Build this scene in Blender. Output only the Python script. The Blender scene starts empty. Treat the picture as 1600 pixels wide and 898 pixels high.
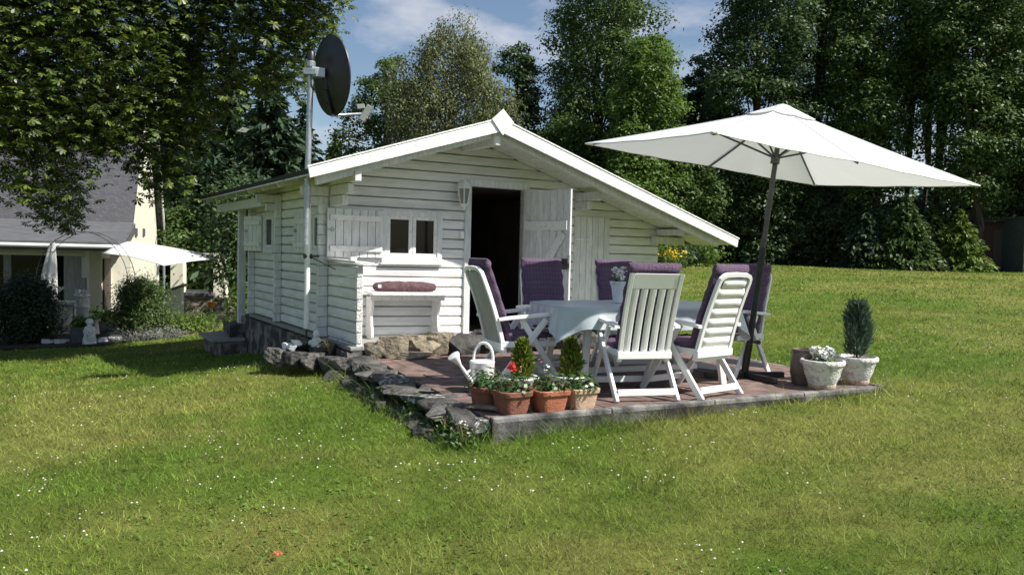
import bpy, math, random
import numpy as np
from mathutils import Vector, Matrix
random.seed(7); RNG = np.random.default_rng(7)
S = bpy.context.scene
COL = S.collection
PI = math.pi
R = math.radians
# ------------------------------------------------------------------ camera
F_PX, ROLL, CAM_H = 1240.0, R(1.35), 1.17
PITCH = math.atan(55*math.cos(ROLL)/F_PX)
FW = Vector((0, math.cos(PITCH), -math.sin(PITCH)))
R0 = Vector((1, 0, 0)); U0 = R0.cross(FW)
RT = R0*math.cos(ROLL)+U0*math.sin(ROLL)
UP = -R0*math.sin(ROLL)+U0*math.cos(ROLL)
cd = bpy.data.cameras.new('camera'); cam = bpy.data.objects.new('camera', cd); COL.objects.link(cam)
cam.matrix_world = Matrix(((RT.x, UP.x, -FW.x, 0), (RT.y, UP.y, -FW.y, 0), (RT.z, UP.z, -FW.z, CAM_H), (0, 0, 0, 1)))
cd.sensor_width = 36; cd.lens = 36*F_PX/1600; cd.clip_end = 3000; cd.clip_start = 0.05
S.camera = cam
# ------------------------------------------------------------------ sky and sun
SUN_DIR = Vector((1.108, -.379, 1.35)).normalized()
EL = math.asin(SUN_DIR.z); AZ = math.atan2(SUN_DIR.x, SUN_DIR.y)
W = bpy.data.worlds.new('World'); S.world = W; W.use_nodes = True
nt = W.node_tree; nt.nodes.clear()
out = nt.nodes.new('ShaderNodeOutputWorld'); bg = nt.nodes.new('ShaderNodeBackground')
sky = nt.nodes.new('ShaderNodeTexSky'); sky.sky_type = 'NISHITA'; sky.sun_disc = False
sky.sun_elevation = EL; sky.sun_rotation = AZ; sky.air_density = 1.0; sky.dust_density = 1.0; sky.ozone_density = 1.3
tc = nt.nodes.new('ShaderNodeTexCoord'); mp = nt.nodes.new('ShaderNodeMapping'); mp.inputs['Scale'].default_value = (1.0, 1.0, 2.6)
mp.inputs['Location'].default_value = (5.1, .7, .4)
nz = nt.nodes.new('ShaderNodeTexNoise'); nz.inputs['Scale'].default_value = 4.2; nz.inputs['Detail'].default_value = 9; nz.inputs['Roughness'].default_value = .56
rp = nt.nodes.new('ShaderNodeValToRGB'); rp.color_ramp.elements[0].position = .53; rp.color_ramp.elements[1].position = .74
mx = nt.nodes.new('ShaderNodeMix'); mx.data_type = 'RGBA'; mx.inputs[7].default_value = (6.2, 6.3, 6.9, 1)
L = nt.links.new
L(tc.outputs['Generated'], mp.inputs['Vector']); L(mp.outputs[0], nz.inputs['Vector']); L(nz.outputs['Fac'], rp.inputs['Fac'])
L(rp.outputs['Color'], mx.inputs[0]); L(sky.outputs[0], mx.inputs[6]); L(mx.outputs[2], bg.inputs['Color'])
bg.inputs['Strength'].default_value = .077
L(bg.outputs[0], out.inputs['Surface'])
ld = bpy.data.lights.new('sun', 'SUN'); ld.energy = 5.0; ld.angle = R(.5); ld.color = (1, .95, .87)
sun = bpy.data.objects.new('sun', ld); COL.objects.link(sun); sun.rotation_euler = SUN_DIR.to_track_quat('Z', 'Y').to_euler()
S.view_settings.view_transform = 'Standard'; S.view_settings.look = 'None'; S.view_settings.exposure = .62; S.view_settings.gamma = 1
S.render.engine = 'CYCLES'
S.cycles.max_bounces = 6; S.cycles.transparent_max_bounces = 8; S.cycles.diffuse_bounces = 3

# ------------------------------------------------------------------ helpers
def at(px, py, y):
    """a point y metres in front of the camera, seen at (px, py) of the 1600 px photograph"""
    r = FW+RT*((px-800)/F_PX)+UP*((449-py)/F_PX)
    return Vector((0, 0, CAM_H))+r*(y/r.y)
def tag(o, label=None, cat=None, group=None, kind=None):
    if label: o['label'] = label
    if cat: o['category'] = cat
    if group: o['group'] = group
    if kind: o['kind'] = kind
    return o
def empty(name, loc, rz=0, label=None, cat=None, group=None):
    o = bpy.data.objects.new(name, None); COL.objects.link(o); o.location = loc; o.rotation_euler = (0, 0, rz)
    o.empty_display_size = .1
    return tag(o, label, cat, group)
def frame(p, q, up=(0, 0, 1)):
    d = (Vector(q)-Vector(p)); l = d.length; d.normalize(); u = Vector(up)
    if abs(d.dot(u)) > .98: u = Vector((0, 1, 0)) if abs(d.y) < .9 else Vector((1, 0, 0))
    s = d.cross(u).normalized(); n = s.cross(d).normalized()
    return d, s, n, l
class MB:
    def __init__(self): self.v = []; self.f = []
    def add(self, vs, fs):
        o = len(self.v); self.v += [tuple(p) for p in vs]; self.f += [[i+o for i in f] for f in fs]; return self
    def box(self, x0, x1, y0, y1, z0, z1):
        return self.add([(x0, y0, z0), (x1, y0, z0), (x1, y1, z0), (x0, y1, z0), (x0, y0, z1), (x1, y0, z1), (x1, y1, z1), (x0, y1, z1)],
                        [(0, 3, 2, 1), (4, 5, 6, 7), (0, 1, 5, 4), (1, 2, 6, 5), (2, 3, 7, 6), (3, 0, 4, 7)])
    def beam(self, p, q, w, h, up=(0, 0, 1), w2=None, h2=None):
        d, s, n, l = frame(p, q, up); w2 = w2 or w; h2 = h2 or h; vs = []
        for c, a, b in ((Vector(p), w, h), (Vector(q), w2, h2)):
            for i, j in ((-1, -1), (1, -1), (1, 1), (-1, 1)): vs.append(c+s*(i*a/2)+n*(j*b/2))
        return self.add(vs, [(0, 1, 2, 3), (7, 6, 5, 4), (0, 4, 5, 1), (1, 5, 6, 2), (2, 6, 7, 3), (3, 7, 4, 0)])
    def tube(self, pts, r, n=10, cap=True):
        pts = [Vector(p) for p in pts]; m = len(pts); rs = r if isinstance(r, (list, tuple)) else [r]*m
        vs = []; fs = []; s = None
        for i, p in enumerate(pts):
            d = (pts[min(i+1, m-1)]-pts[max(i-1, 0)]).normalized()
            if s is None:
                u = Vector((0, 0, 1)) if abs(d.z) < .9 else Vector((1, 0, 0)); s = d.cross(u).normalized()
            s = (s-d*s.dot(d)).normalized(); t = d.cross(s)
            for k in range(n):
                a = 2*PI*k/n; vs.append(p+(s*math.cos(a)+t*math.sin(a))*rs[i])
        for i in range(m-1):
            for k in range(n): fs.append((i*n+k, i*n+(k+1) % n, (i+1)*n+(k+1) % n, (i+1)*n+k))
        if cap: fs += [tuple(range(n-1, -1, -1)), tuple(range((m-1)*n, m*n))]
        return self.add(vs, fs)
    def lathe(self, prof, c=(0, 0, 0), n=28, e=2.0, rot=0.0, sx=1.0, sy=1.0):
        """prof: (r, z) list; e > 2 squares the section"""
        vs = []; fs = []; m = len(prof)
        for r, z in prof:
            for k in range(n):
                a = 2*PI*k/n; ca, sa = math.cos(a), math.sin(a)
                q = (abs(ca)**e+abs(sa)**e)**(-1/e)
                x, y = ca*q*r*sx, sa*q*r*sy
                vs.append((c[0]+x*math.cos(rot)-y*math.sin(rot), c[1]+x*math.sin(rot)+y*math.cos(rot), c[2]+z))
        for i in range(m-1):
            for k in range(n): fs.append((i*n+k, i*n+(k+1) % n, (i+1)*n+(k+1) % n, (i+1)*n+k))
        fs += [tuple(range(n-1, -1, -1)), tuple(range((m-1)*n, m*n))]
        return self.add(vs, fs)
    def prism(self, poly, a, b):
        """poly: list of points on one side; a->b the thickness vector"""
        t = Vector(b)-Vector(a); n = len(poly); vs = [Vector(p) for p in poly]+[Vector(p)+t for p in poly]
        return self.add(vs, [tuple(range(n-1, -1, -1)), tuple(range(n, 2*n))]+[(i, (i+1) % n, n+(i+1) % n, n+i) for i in range(n)])
    def grid(self, P, closed=False):
        m, n = len(P), len(P[0])
        fs = []
        for i in range(m-1):
            for k in range(n-(0 if closed else 1)): fs.append((i*n+k, i*n+(k+1) % n, (i+1)*n+(k+1) % n, (i+1)*n+k))
        return self.add([p for row in P for p in row], fs)
    def build(self, name, m, parent=None, smooth=False, bev=0, sub=0, loc=None, solid=0):
        me = bpy.data.meshes.new(name); me.from_pydata(self.v, [], self.f); me.validate(); me.update()
        o = bpy.data.objects.new(name, me); COL.objects.link(o)
        if isinstance(m, str): m = M[m]
        me.materials.append(m)
        if parent: o.parent = parent
        if loc: o.location = loc
        if smooth:
            me.polygons.foreach_set('use_smooth', [True]*len(me.polygons))
            if smooth != 'all': me.set_sharp_from_angle(angle=R(42))
        if solid:
            md = o.modifiers.new('solid', 'SOLIDIFY'); md.thickness = solid; md.offset = 0
        if bev:
            md = o.modifiers.new('bevel', 'BEVEL'); md.width = bev; md.segments = 2; md.limit_method = 'ANGLE'; md.angle_limit = R(35)
        if sub:
            md = o.modifiers.new('sub', 'SUBSURF'); md.levels = sub; md.render_levels = sub
        return o
def np_mesh(name, verts, k, m, parent=None, col=None):
    """verts (N,k,3): N separate faces of k corners each"""
    N = len(verts); me = bpy.data.meshes.new(name)
    me.vertices.add(N*k); me.vertices.foreach_set('co', np.ascontiguousarray(verts, dtype=np.float32).ravel())
    me.loops.add(N*k); me.loops.foreach_set('vertex_index', np.arange(N*k, dtype=np.int32))
    me.polygons.add(N); me.polygons.foreach_set('loop_start', np.arange(0, N*k, k, dtype=np.int32))
    me.update(); me.validate()
    if col is not None:
        a = me.color_attributes.new('Col', 'FLOAT_COLOR', 'POINT')
        c = np.repeat(col, k, axis=0); c = np.hstack([c, np.ones((len(c), 1))]).astype(np.float32); a.data.foreach_set('color', c.ravel())
    me.materials.append(M[m] if isinstance(m, str) else m)
    o = bpy.data.objects.new(name, me); COL.objects.link(o)
    if parent: o.parent = parent
    return o
def copy_tree(o, parent=None):
    c = o.copy(); COL.objects.link(c)
    if parent: c.parent = parent
    for ch in list(o.children): copy_tree(ch, c)
    return c

# ------------------------------------------------------------------ materials
M = {}
def mat(name, c1, c2=None, scale=5, rough=.6, bump=0, bscale=30, metal=0, spec=.5, stretch=(1, 1, 1), detail=6, lo=.35, hi=.65, island=0, coord='Object', fleck=None, fscale=60, fpos=.66, famt=.6):
    m = bpy.data.materials.new(name); m.use_nodes = True; t = m.node_tree; n = t.nodes; b = n['Principled BSDF']
    b.inputs['Roughness'].default_value = rough; b.inputs['Metallic'].default_value = metal; b.inputs['Specular IOR Level'].default_value = spec
    c2 = c2 or c1
    tc = n.new('ShaderNodeTexCoord'); mp = n.new('ShaderNodeMapping'); mp.inputs['Scale'].default_value = stretch
    t.links.new(tc.outputs[coord], mp.inputs[0])
    nz = n.new('ShaderNodeTexNoise'); nz.inputs['Scale'].default_value = scale; nz.inputs['Detail'].default_value = detail
    t.links.new(mp.outputs[0], nz.inputs['Vector'])
    r = n.new('ShaderNodeValToRGB'); e = r.color_ramp.elements; e[0].position = lo; e[1].position = hi; e[0].color = (*c1, 1); e[1].color = (*c2, 1)
    t.links.new(nz.outputs['Fac'], r.inputs[0]); colout = r.outputs[0]
    if island:
        g = n.new('ShaderNodeNewGeometry'); hv = n.new('ShaderNodeHueSaturation'); mr = n.new('ShaderNodeMapRange')
        mr.inputs[3].default_value = 1-island; mr.inputs[4].default_value = 1+island
        t.links.new(g.outputs['Random Per Island'], mr.inputs[0]); t.links.new(mr.outputs[0], hv.inputs['Value']); t.links.new(colout, hv.inputs['Color']); colout = hv.outputs[0]
    if fleck:
        n3 = n.new('ShaderNodeTexNoise'); n3.inputs['Scale'].default_value = fscale; n3.inputs['Detail'].default_value = 5; n3.inputs['Roughness'].default_value = .65; t.links.new(mp.outputs[0], n3.inputs['Vector'])
        r3 = n.new('ShaderNodeValToRGB'); q = r3.color_ramp.elements; q[0].position = fpos; q[1].position = fpos+.09; q[0].color = (0, 0, 0, 1); q[1].color = (famt, famt, famt, 1)
        m3 = n.new('ShaderNodeMix'); m3.data_type = 'RGBA'; m3.inputs[7].default_value = (*fleck, 1); t.links.new(n3.outputs['Fac'], r3.inputs[0]); t.links.new(r3.outputs[0], m3.inputs[0]); t.links.new(colout, m3.inputs[6]); colout = m3.outputs[2]
    t.links.new(colout, b.inputs['Base Color'])
    if bump:
        n2 = n.new('ShaderNodeTexNoise'); n2.inputs['Scale'].default_value = bscale; n2.inputs['Detail'].default_value = 8
        t.links.new(mp.outputs[0], n2.inputs['Vector'])
        bp = n.new('ShaderNodeBump'); bp.inputs['Strength'].default_value = bump; bp.inputs['Distance'].default_value = .02
        t.links.new(n2.outputs['Fac'], bp.inputs['Height']); t.links.new(bp.outputs[0], b.inputs['Normal'])
    M[name] = m; return m
def leafmat(name, cols, trans=.35, rough=.5, spec=.3):
    m = bpy.data.materials.new(name); m.use_nodes = True; t = m.node_tree; n = t.nodes; b = n['Principled BSDF']; o = n['Material Output']
    g = n.new('ShaderNodeNewGeometry'); r = n.new('ShaderNodeValToRGB'); e = r.color_ramp.elements
    while len(e) < len(cols): e.new(.5)
    for i, c in enumerate(cols): e[i].position = i/(len(cols)-1); e[i].color = (*c, 1)
    t.links.new(g.outputs['Random Per Island'], r.inputs[0]); t.links.new(r.outputs[0], b.inputs['Base Color'])
    b.inputs['Roughness'].default_value = rough; b.inputs['Specular IOR Level'].default_value = spec
    tr = n.new('ShaderNodeBsdfTranslucent'); hs = n.new('ShaderNodeHueSaturation'); hs.inputs['Value'].default_value = 1.5; hs.inputs['Hue'].default_value = .485
    t.links.new(r.outputs[0], hs.inputs['Color']); t.links.new(hs.outputs[0], tr.inputs[0])
    ms = n.new('ShaderNodeMixShader'); ms.inputs[0].default_value = trans
    t.links.new(b.outputs[0], ms.inputs[1]); t.links.new(tr.outputs[0], ms.inputs[2]); t.links.new(ms.outputs[0], o.inputs[0])
    M[name] = m; return m
mat('white_wood', (.66, .67, .65), (.80, .80, .785), 3.2, .55, .35, 22, stretch=(1, 1, 5), island=.07, fleck=(.32, .32, .27), fscale=7, fpos=.62, famt=.45)
mat('white_trim', (.62, .62, .60), (.80, .795, .775), 20, .5, .5, 60, lo=.30, hi=.46, fleck=(.26, .25, .22), fscale=30, fpos=.60, famt=.6)
mat('white_plank', (.60, .61, .605), (.77, .77, .76), 6, .55, .35, 30, stretch=(4, 4, 1), island=.07, fleck=(.28, .27, .23), fscale=9, fpos=.61, famt=.5)
mat('chalk_end', (.45, .45, .44), (.78, .78, .76), 40, .8, .8, 60)
mat('interior_shade', (.07, .05, .04), (.11, .08, .06), 4, .8)
mat('glass_dark', (.006, .006, .007), (.01, .01, .01), 2, .04, spec=.22)
mat('lamp_glass', (.16, .17, .17), (.24, .25, .25), 3, .1)
mat('felt', (.02, .02, .021), (.05, .05, .05), 30, .9, .6, 150)
mat('deck', (.20, .20, .19), (.34, .33, .32), 5, .8, .3, 40, stretch=(1, 8, 8))
mat('plinth', (.045, .043, .042), (.22, .2, .19), 5.5, .9, 1, 14, lo=.42, hi=.62)
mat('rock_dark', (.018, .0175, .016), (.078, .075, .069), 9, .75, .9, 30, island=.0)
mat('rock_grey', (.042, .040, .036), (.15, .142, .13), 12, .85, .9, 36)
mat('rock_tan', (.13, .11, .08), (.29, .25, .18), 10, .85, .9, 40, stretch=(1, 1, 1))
mat('rock_lichen', (.07, .07, .07), (.44, .44, .42), 24, .9, .9, 40, lo=.5, hi=.66)
mat('white_stone', (.5, .52, .52), (.78, .8, .8), 12, .7, .5, 30)
mat('paver', (.105, .068, .060), (.225, .155, .135), 7, .85, .6, 90, island=.14)
mat('joint', (.03, .028, .022), (.07, .06, .045), 10, .95)
mat('concrete', (.035, .035, .04), (.27, .26, .25), 6, .9, .35, 60, lo=.36, hi=.66, detail=10)
mat('chair_white', (.80, .80, .80), (.86, .86, .855), 5, .35)
mat('chair_grey', (.30, .32, .30), (.36, .375, .35), 12, .5, .15, 200)
mat('purple', (.098, .058, .108), (.122, .076, .132), 60, .85, .5, 60, lo=.4, hi=.6)
mat('bolster', (.06, .028, .034), (.125, .065, .072), 25, .85, .5, 50)
mat('strap_black', (.01, .01, .01), (.02, .02, .02), 20, .5)
mat('canvas', (.76, .77, .77), (.80, .80, .80), 5, .8, .12, 25)
def clothmat(name, c, tr):
    m = mat(name, tuple(x*.96 for x in c), tuple(x*1.04 for x in c), 3, .8, .45, 7, stretch=(1, 1, .5)); t = m.node_tree; n = t.nodes; b = n['Principled BSDF']; o = n['Material Output']
    q = n.new('ShaderNodeBsdfTranslucent'); q.inputs[0].default_value = (*c, 1); ms = n.new('ShaderNodeMixShader'); ms.inputs[0].default_value = tr
    t.links.new(b.outputs[0], ms.inputs[1]); t.links.new(q.outputs[0], ms.inputs[2]); t.links.new(ms.outputs[0], o.inputs[0])
clothmat('parasol_cloth', (.78, .79, .80), .30)
mat('pole_grey', (.055, .056, .06), (.075, .075, .08), 15, .4, spec=.5)
mat('pole_black', (.012, .012, .014), (.022, .022, .024), 15, .35)
mat('galv', (.30, .33, .36), (.44, .47, .5), 30, .38, metal=.6)
mat('dish', (.009, .008, .010), (.016, .015, .017), 10, .45)
mat('terracotta', (.30, .095, .05), (.46, .17, .095), 9, .8, .35, 60)
mat('terra_dark', (.17, .065, .045), (.28, .11, .07), 9, .85, .35, 60)
mat('terra_pale', (.47, .31, .21), (.60, .42, .30), 9, .8, .3, 60)
mat('soil', (.012, .009, .007), (.04, .03, .022), 40, .95, 1, 80)
mat('ceramic_white', (.74, .74, .73), (.82, .82, .81), 8, .3)
mat('urn_white', (.52, .50, .47), (.80, .79, .76), 22, .75, 1, 55, lo=.36, hi=.5)
mat('urn_foot', (.42, .27, .18), (.62, .5, .42), 16, .85, .6, 50)
mat('jug', (.10, .075, .06), (.2, .16, .135), 6, .3)
mat('metal_black', (.012, .012, .012), (.02, .02, .02), 10, .4)
mat('house_wall', (.68, .665, .55), (.74, .725, .61), 4, .85, .2, 60)
mat('house_white', (.76, .77, .76), (.82, .82, .82), 4, .6)
mat('lead', (.075, .078, .085), (.13, .133, .142), 3, .6, .2, 20, stretch=(1, 6, 1))
mat('door_brown', (.03, .02, .018), (.06, .045, .04), 6, .6, stretch=(6, 6, 1))
mat('curtain', (.34, .35, .37), (.46, .47, .48), 9, .9, stretch=(6, 6, .4))
mat('planter_grey', (.06, .065, .075), (.09, .095, .105), 8, .7)
mat('stone_wall', (.09, .08, .07), (.34, .30, .26), 5, .9, 1, 9, stretch=(1, 1, 2.2))
mat('bark', (.025, .02, .015), (.08, .066, .05), 8, .95, 1, 20, stretch=(1, 1, .25))
mat('birch_bark', (.10, .09, .08), (.5, .48, .45), 5, .85, .5, 20, stretch=(1, 1, 2))
mat('shed_red', (.05, .022, .018), (.09, .04, .034), 6, .85, .4, 30, stretch=(6, 6, 1))
mat('bluegrey_shaded', (.06, .075, .08), (.09, .105, .11), 6, .6)  # hut colour lowered: the shade it stands in is mixed into it
mat('brick_red', (.22, .08, .06), (.36, .15, .12), 14, .85)
mat('orange', (.6, .13, .02), (.68, .17, .03), 10, .5)
mat('red_flower', (.6, .02, .025), (.75, .05, .06), 30, .6, island=.2)
mat('pink_flower', (.55, .2, .2), (.7, .3, .28), 30, .6, island=.2)
mat('white_flower', (.74, .75, .72), (.84, .84, .82), 30, .6, island=.06)
mat('clover_white', (.5, .48, .40), (.66, .64, .58), 30, .7, island=.25)
mat('yellow_flower', (.62, .42, .02), (.75, .55, .04), 30, .6, island=.15)
mat('lavender', (.17, .19, .17), (.36, .37, .38), 20, .9)
mat('red_leaf', (.4, .06, .03), (.55, .12, .05), 30, .6)
leafmat('leaf_chestnut', [(.022, .042, .010), (.045, .08, .014), (.085, .13, .02), (.18, .225, .034)], .26, .42, .4)
leafmat('leaf_oak', [(0.0459, 0.0837, 0.027), (0.0743, 0.1296, 0.0351), (0.1148, 0.1823, 0.0432)], .32)
leafmat('leaf_dark', [(0.0306, 0.0578, 0.0238), (0.051, 0.0935, 0.0323), (0.0816, 0.136, 0.0425)], .28)
leafmat('leaf_bright', [(0.0625, 0.1187, 0.0225), (0.1, 0.175, 0.035), (0.1438, 0.2313, 0.045)], .36)
leafmat('leaf_birch', [(0.09, 0.114, 0.0456), (0.126, 0.15, 0.06), (0.18, 0.198, 0.09)], .32)
leafmat('needle_dark', [(0.016, 0.0352, 0.0192), (0.0288, 0.0576, 0.0288), (0.048, 0.0832, 0.0352)], .12)
leafmat('needle_green', [(0.039, 0.0715, 0.0234), (0.065, 0.1105, 0.0286), (0.1105, 0.169, 0.039)], .2)
leafmat('needle_lime', [(0.06, 0.102, 0.018), (0.108, 0.168, 0.0264), (0.156, 0.228, 0.036)], .22)
leafmat('leaf_pot', [(.03, .075, .018), (.05, .11, .025), (.09, .16, .04)], .25, .35, .5)
leafmat('cypress', [(.09, .13, .02), (.13, .18, .026), (.18, .23, .036)], .3)
leafmat('juniper', [(.05, .085, .06), (.08, .125, .088), (.13, .18, .13)], .15)
leafmat('leaf_grey', [(.12, .13, .11), (.2, .21, .19), (.3, .3, .3)], .2)
leafmat('stalk', [(.12, .10, .05), (.2, .17, .09)], .1)
def checked(name):
    m = M[name]; t = m.node_tree; n = t.nodes; b = n['Principled BSDF']; src = b.inputs['Base Color'].links[0].from_socket; tc = n.new('ShaderNodeTexCoord'); mp = n.new('ShaderNodeMapping'); mp.inputs['Rotation'].default_value = (R(-62), 0, 0)
    br = n.new('ShaderNodeTexBrick'); br.offset = 0; br.inputs['Scale'].default_value = 1; br.inputs['Brick Width'].default_value = .034; br.inputs['Row Height'].default_value = .034; br.inputs['Mortar Size'].default_value = .0022; br.inputs['Color1'].default_value = (1, 1, 1, 1); br.inputs['Color2'].default_value = (.93, .93, .93, 1); br.inputs['Mortar'].default_value = (.55, .52, .6, 1)
    x = n.new('ShaderNodeMix'); x.data_type = 'RGBA'; x.blend_type = 'MULTIPLY'; x.inputs[0].default_value = 1
    t.links.new(tc.outputs['Object'], mp.inputs[0]); t.links.new(mp.outputs[0], br.inputs[0]); t.links.new(src, x.inputs[6]); t.links.new(br.outputs[0], x.inputs[7]); t.links.new(x.outputs[2], b.inputs['Base Color'])
checked('purple')
# ground, grass
def grassmat():
    m = bpy.data.materials.new('grass_blade'); m.use_nodes = True; t = m.node_tree; n = t.nodes; b = n['Principled BSDF']; o = n['Material Output']
    a = n.new('ShaderNodeVertexColor'); a.layer_name = 'Col'
    t.links.new(a.outputs[0], b.inputs['Base Color']); b.inputs['Roughness'].default_value = .6; b.inputs['Specular IOR Level'].default_value = .25
    tr = n.new('ShaderNodeBsdfTranslucent'); t.links.new(a.outputs[0], tr.inputs[0])
    ms = n.new('ShaderNodeMixShader'); ms.inputs[0].default_value = .35
    t.links.new(b.outputs[0], ms.inputs[1]); t.links.new(tr.outputs[0], ms.inputs[2]); t.links.new(ms.outputs[0], o.inputs[0]); M['grass_blade'] = m
    m = bpy.data.materials.new('ground'); m.use_nodes = True; t = m.node_tree; n = t.nodes; b = n['Principled BSDF']; b.inputs['Roughness'].default_value = .95; b.inputs['Specular IOR Level'].default_value = .1
    a = n.new('ShaderNodeVertexColor'); a.layer_name = 'Col'; tc = n.new('ShaderNodeTexCoord')
    nz = n.new('ShaderNodeTexNoise'); nz.inputs['Scale'].default_value = 9; nz.inputs['Detail'].default_value = 12; nz.inputs['Roughness'].default_value = .75
    t.links.new(tc.outputs['Object'], nz.inputs[0]); hv = n.new('ShaderNodeHueSaturation'); mr = n.new('ShaderNodeMapRange')
    mr.inputs[1].default_value = .3; mr.inputs[2].default_value = .7; mr.inputs[3].default_value = .6; mr.inputs[4].default_value = 1.3
    t.links.new(nz.outputs[0], mr.inputs[0]); t.links.new(mr.outputs[0], hv.inputs['Value']); t.links.new(a.outputs[0], hv.inputs['Color']); t.links.new(hv.outputs[0], b.inputs['Base Color'])
    bp = n.new('ShaderNodeBump'); bp.inputs['Strength'].default_value = .8; bp.inputs['Distance'].default_value = .05
    t.links.new(nz.outputs[0], bp.inputs['Height']); t.links.new(bp.outputs[0], b.inputs['Normal']); M['ground'] = m
grassmat()
def slatemat():
    m = bpy.data.materials.new('slate'); m.use_nodes = True; t = m.node_tree; n = t.nodes; b = n['Principled BSDF']; b.inputs['Roughness'].default_value = .55
    tc = n.new('ShaderNodeTexCoord'); mp = n.new('ShaderNodeMapping'); mp.inputs['Rotation'].default_value = (0, 0, R(28))
    br = n.new('ShaderNodeTexBrick'); br.inputs['Scale'].default_value = 3.4; br.inputs['Color1'].default_value = (.055, .057, .066, 1); br.inputs['Color2'].default_value = (.085, .085, .096, 1); br.inputs['Mortar'].default_value = (.05, .05, .058, 1); br.inputs['Mortar Size'].default_value = .03
    t.links.new(tc.outputs['UV'], mp.inputs[0]); t.links.new(mp.outputs[0], br.inputs[0]); t.links.new(br.outputs[0], b.inputs['Base Color'])
    bp = n.new('ShaderNodeBump'); bp.inputs['Strength'].default_value = .5; bp.inputs['Distance'].default_value = .03; bp.invert = True
    t.links.new(br.outputs['Fac'], bp.inputs['Height']); t.links.new(bp.outputs[0], b.inputs['Normal']); M['slate'] = m
slatemat()

# ------------------------------------------------------------------ ground
GC = np.array([(0, 0, -.33), (0, 3, -.28), (-.1, 5.3, -.175), (3.5, 7.1, -.04), (2, 5.4, -.12), (1.6, 6.1, -.1), (5, 5, -.08), (5, 7.6, 0), (8, 8, .05), (-3, 4, -.34), (-1.1, 6.8, -.2), (-1.7, 8.1, -.2), (-2.7, 8.9, -.22), (-6, 6, -.5), (-4.2, 12, -.5), (-7, 14, -.75), (-10, 18, -1.0), (-14, 18, -1.15), (-12, 24, -1.1), (-7, 22, -.85), (-20, 10, -1.), (3, 9.5, -.04), (2.2, 9.2, -.1), (5.5, 13, .12), (8, 20, .4), (14, 38, .83), (25, 36, .83), (5, 38, .8), (0, 30, .3), (20, 15, .3), (-3, 13, -.35), (-5, 35, -.2), (-20, 40, -.9), (60, 40, 1), (0, 100, 1.2), (100, 100, 1.5), (-100, 100, -.5), (-60, 0, -1), (60, 0, .5), (0, -50, -.5), (300, 300, 2), (-300, 300, 0), (-300, -100, -1), (300, -100, 0)], float)
def tps(r2): return np.where(r2 > 1e-12, .5*r2*np.log(r2+1e-12), 0)
_n = len(GC); _d2 = ((GC[:, None, :2]-GC[None, :, :2])**2).sum(-1)
_A = np.zeros((_n+3, _n+3)); _A[:_n, :_n] = tps(_d2)+np.eye(_n)*.3; _A[:_n, _n] = 1; _A[:_n, _n+1:] = GC[:, :2]; _A[_n:, :_n] = _A[:_n, _n:].T
_w = np.linalg.solve(_A, np.concatenate([GC[:, 2], [0, 0, 0]]))
def gz(x, y):
    x = np.atleast_1d(np.asarray(x, float)); y = np.atleast_1d(np.asarray(y, float)); z = _w[_n]+_w[_n+1]*x+_w[_n+2]*y
    for i in range(_n): z = z+_w[i]*tps((x-GC[i, 0])**2+(y-GC[i, 1])**2)
    return z+.012*np.sin(x*2.1+1.3*np.sin(y*1.7))*np.sin(y*2.4+x)
def g1(x, y): return float(gz(x, y)[0])
def vnoise(x, y, s, seed=0):
    r = np.random.default_rng(seed).random((256, 256)); x = x*s+100; y = y*s+100
    i = np.floor(x).astype(int); j = np.floor(y).astype(int); a = x-i; b = y-j; a = a*a*(3-2*a); b = b*b*(3-2*b)
    f = lambda p, q: r[p % 256, q % 256]
    return (f(i, j)*(1-a)+f(i+1, j)*a)*(1-b)+(f(i, j+1)*(1-a)+f(i+1, j+1)*a)*b
def lawncol(x, y):
    d = .5*vnoise(x, y, .55, 1)+.3*vnoise(x, y, 1.7, 2)+.2*vnoise(x, y, 4.5, 3)
    far = np.clip((y-9)/18, 0, 1); d = d+far*.10
    k = np.clip((d-.38)/.32, 0, 1)[:, None]**1.2
    g = np.array([[.140, .228, .030]]); o = np.array([[.262, .285, .068]])
    return g*(1-k)+o*k
TERR = [(-.113, 5.504), (3.464, 7.317), (3.04, 8.47), (2.1, 10.6), (-1.45, 8.4)]
def inpoly(x, y, poly):
    c = np.zeros(len(x), bool); j = len(poly)-1
    for i in range(len(poly)):
        xi, yi = poly[i]; xj, yj = poly[j]
        c ^= ((yi > y) != (yj > y)) & (x < (xj-xi)*(y-yi)/(yj-yi+1e-12)+xi); j = i
    return c
TH = R(31.3); P0 = Vector((-2.148, 9.27, 0))
UV = Vector((math.cos(TH), math.sin(TH), 0)); VV = Vector((-math.sin(TH), math.cos(TH), 0))
def sw(u, v, z=0): return P0+UV*u+VV*v+Vector((0, 0, z))
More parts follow.
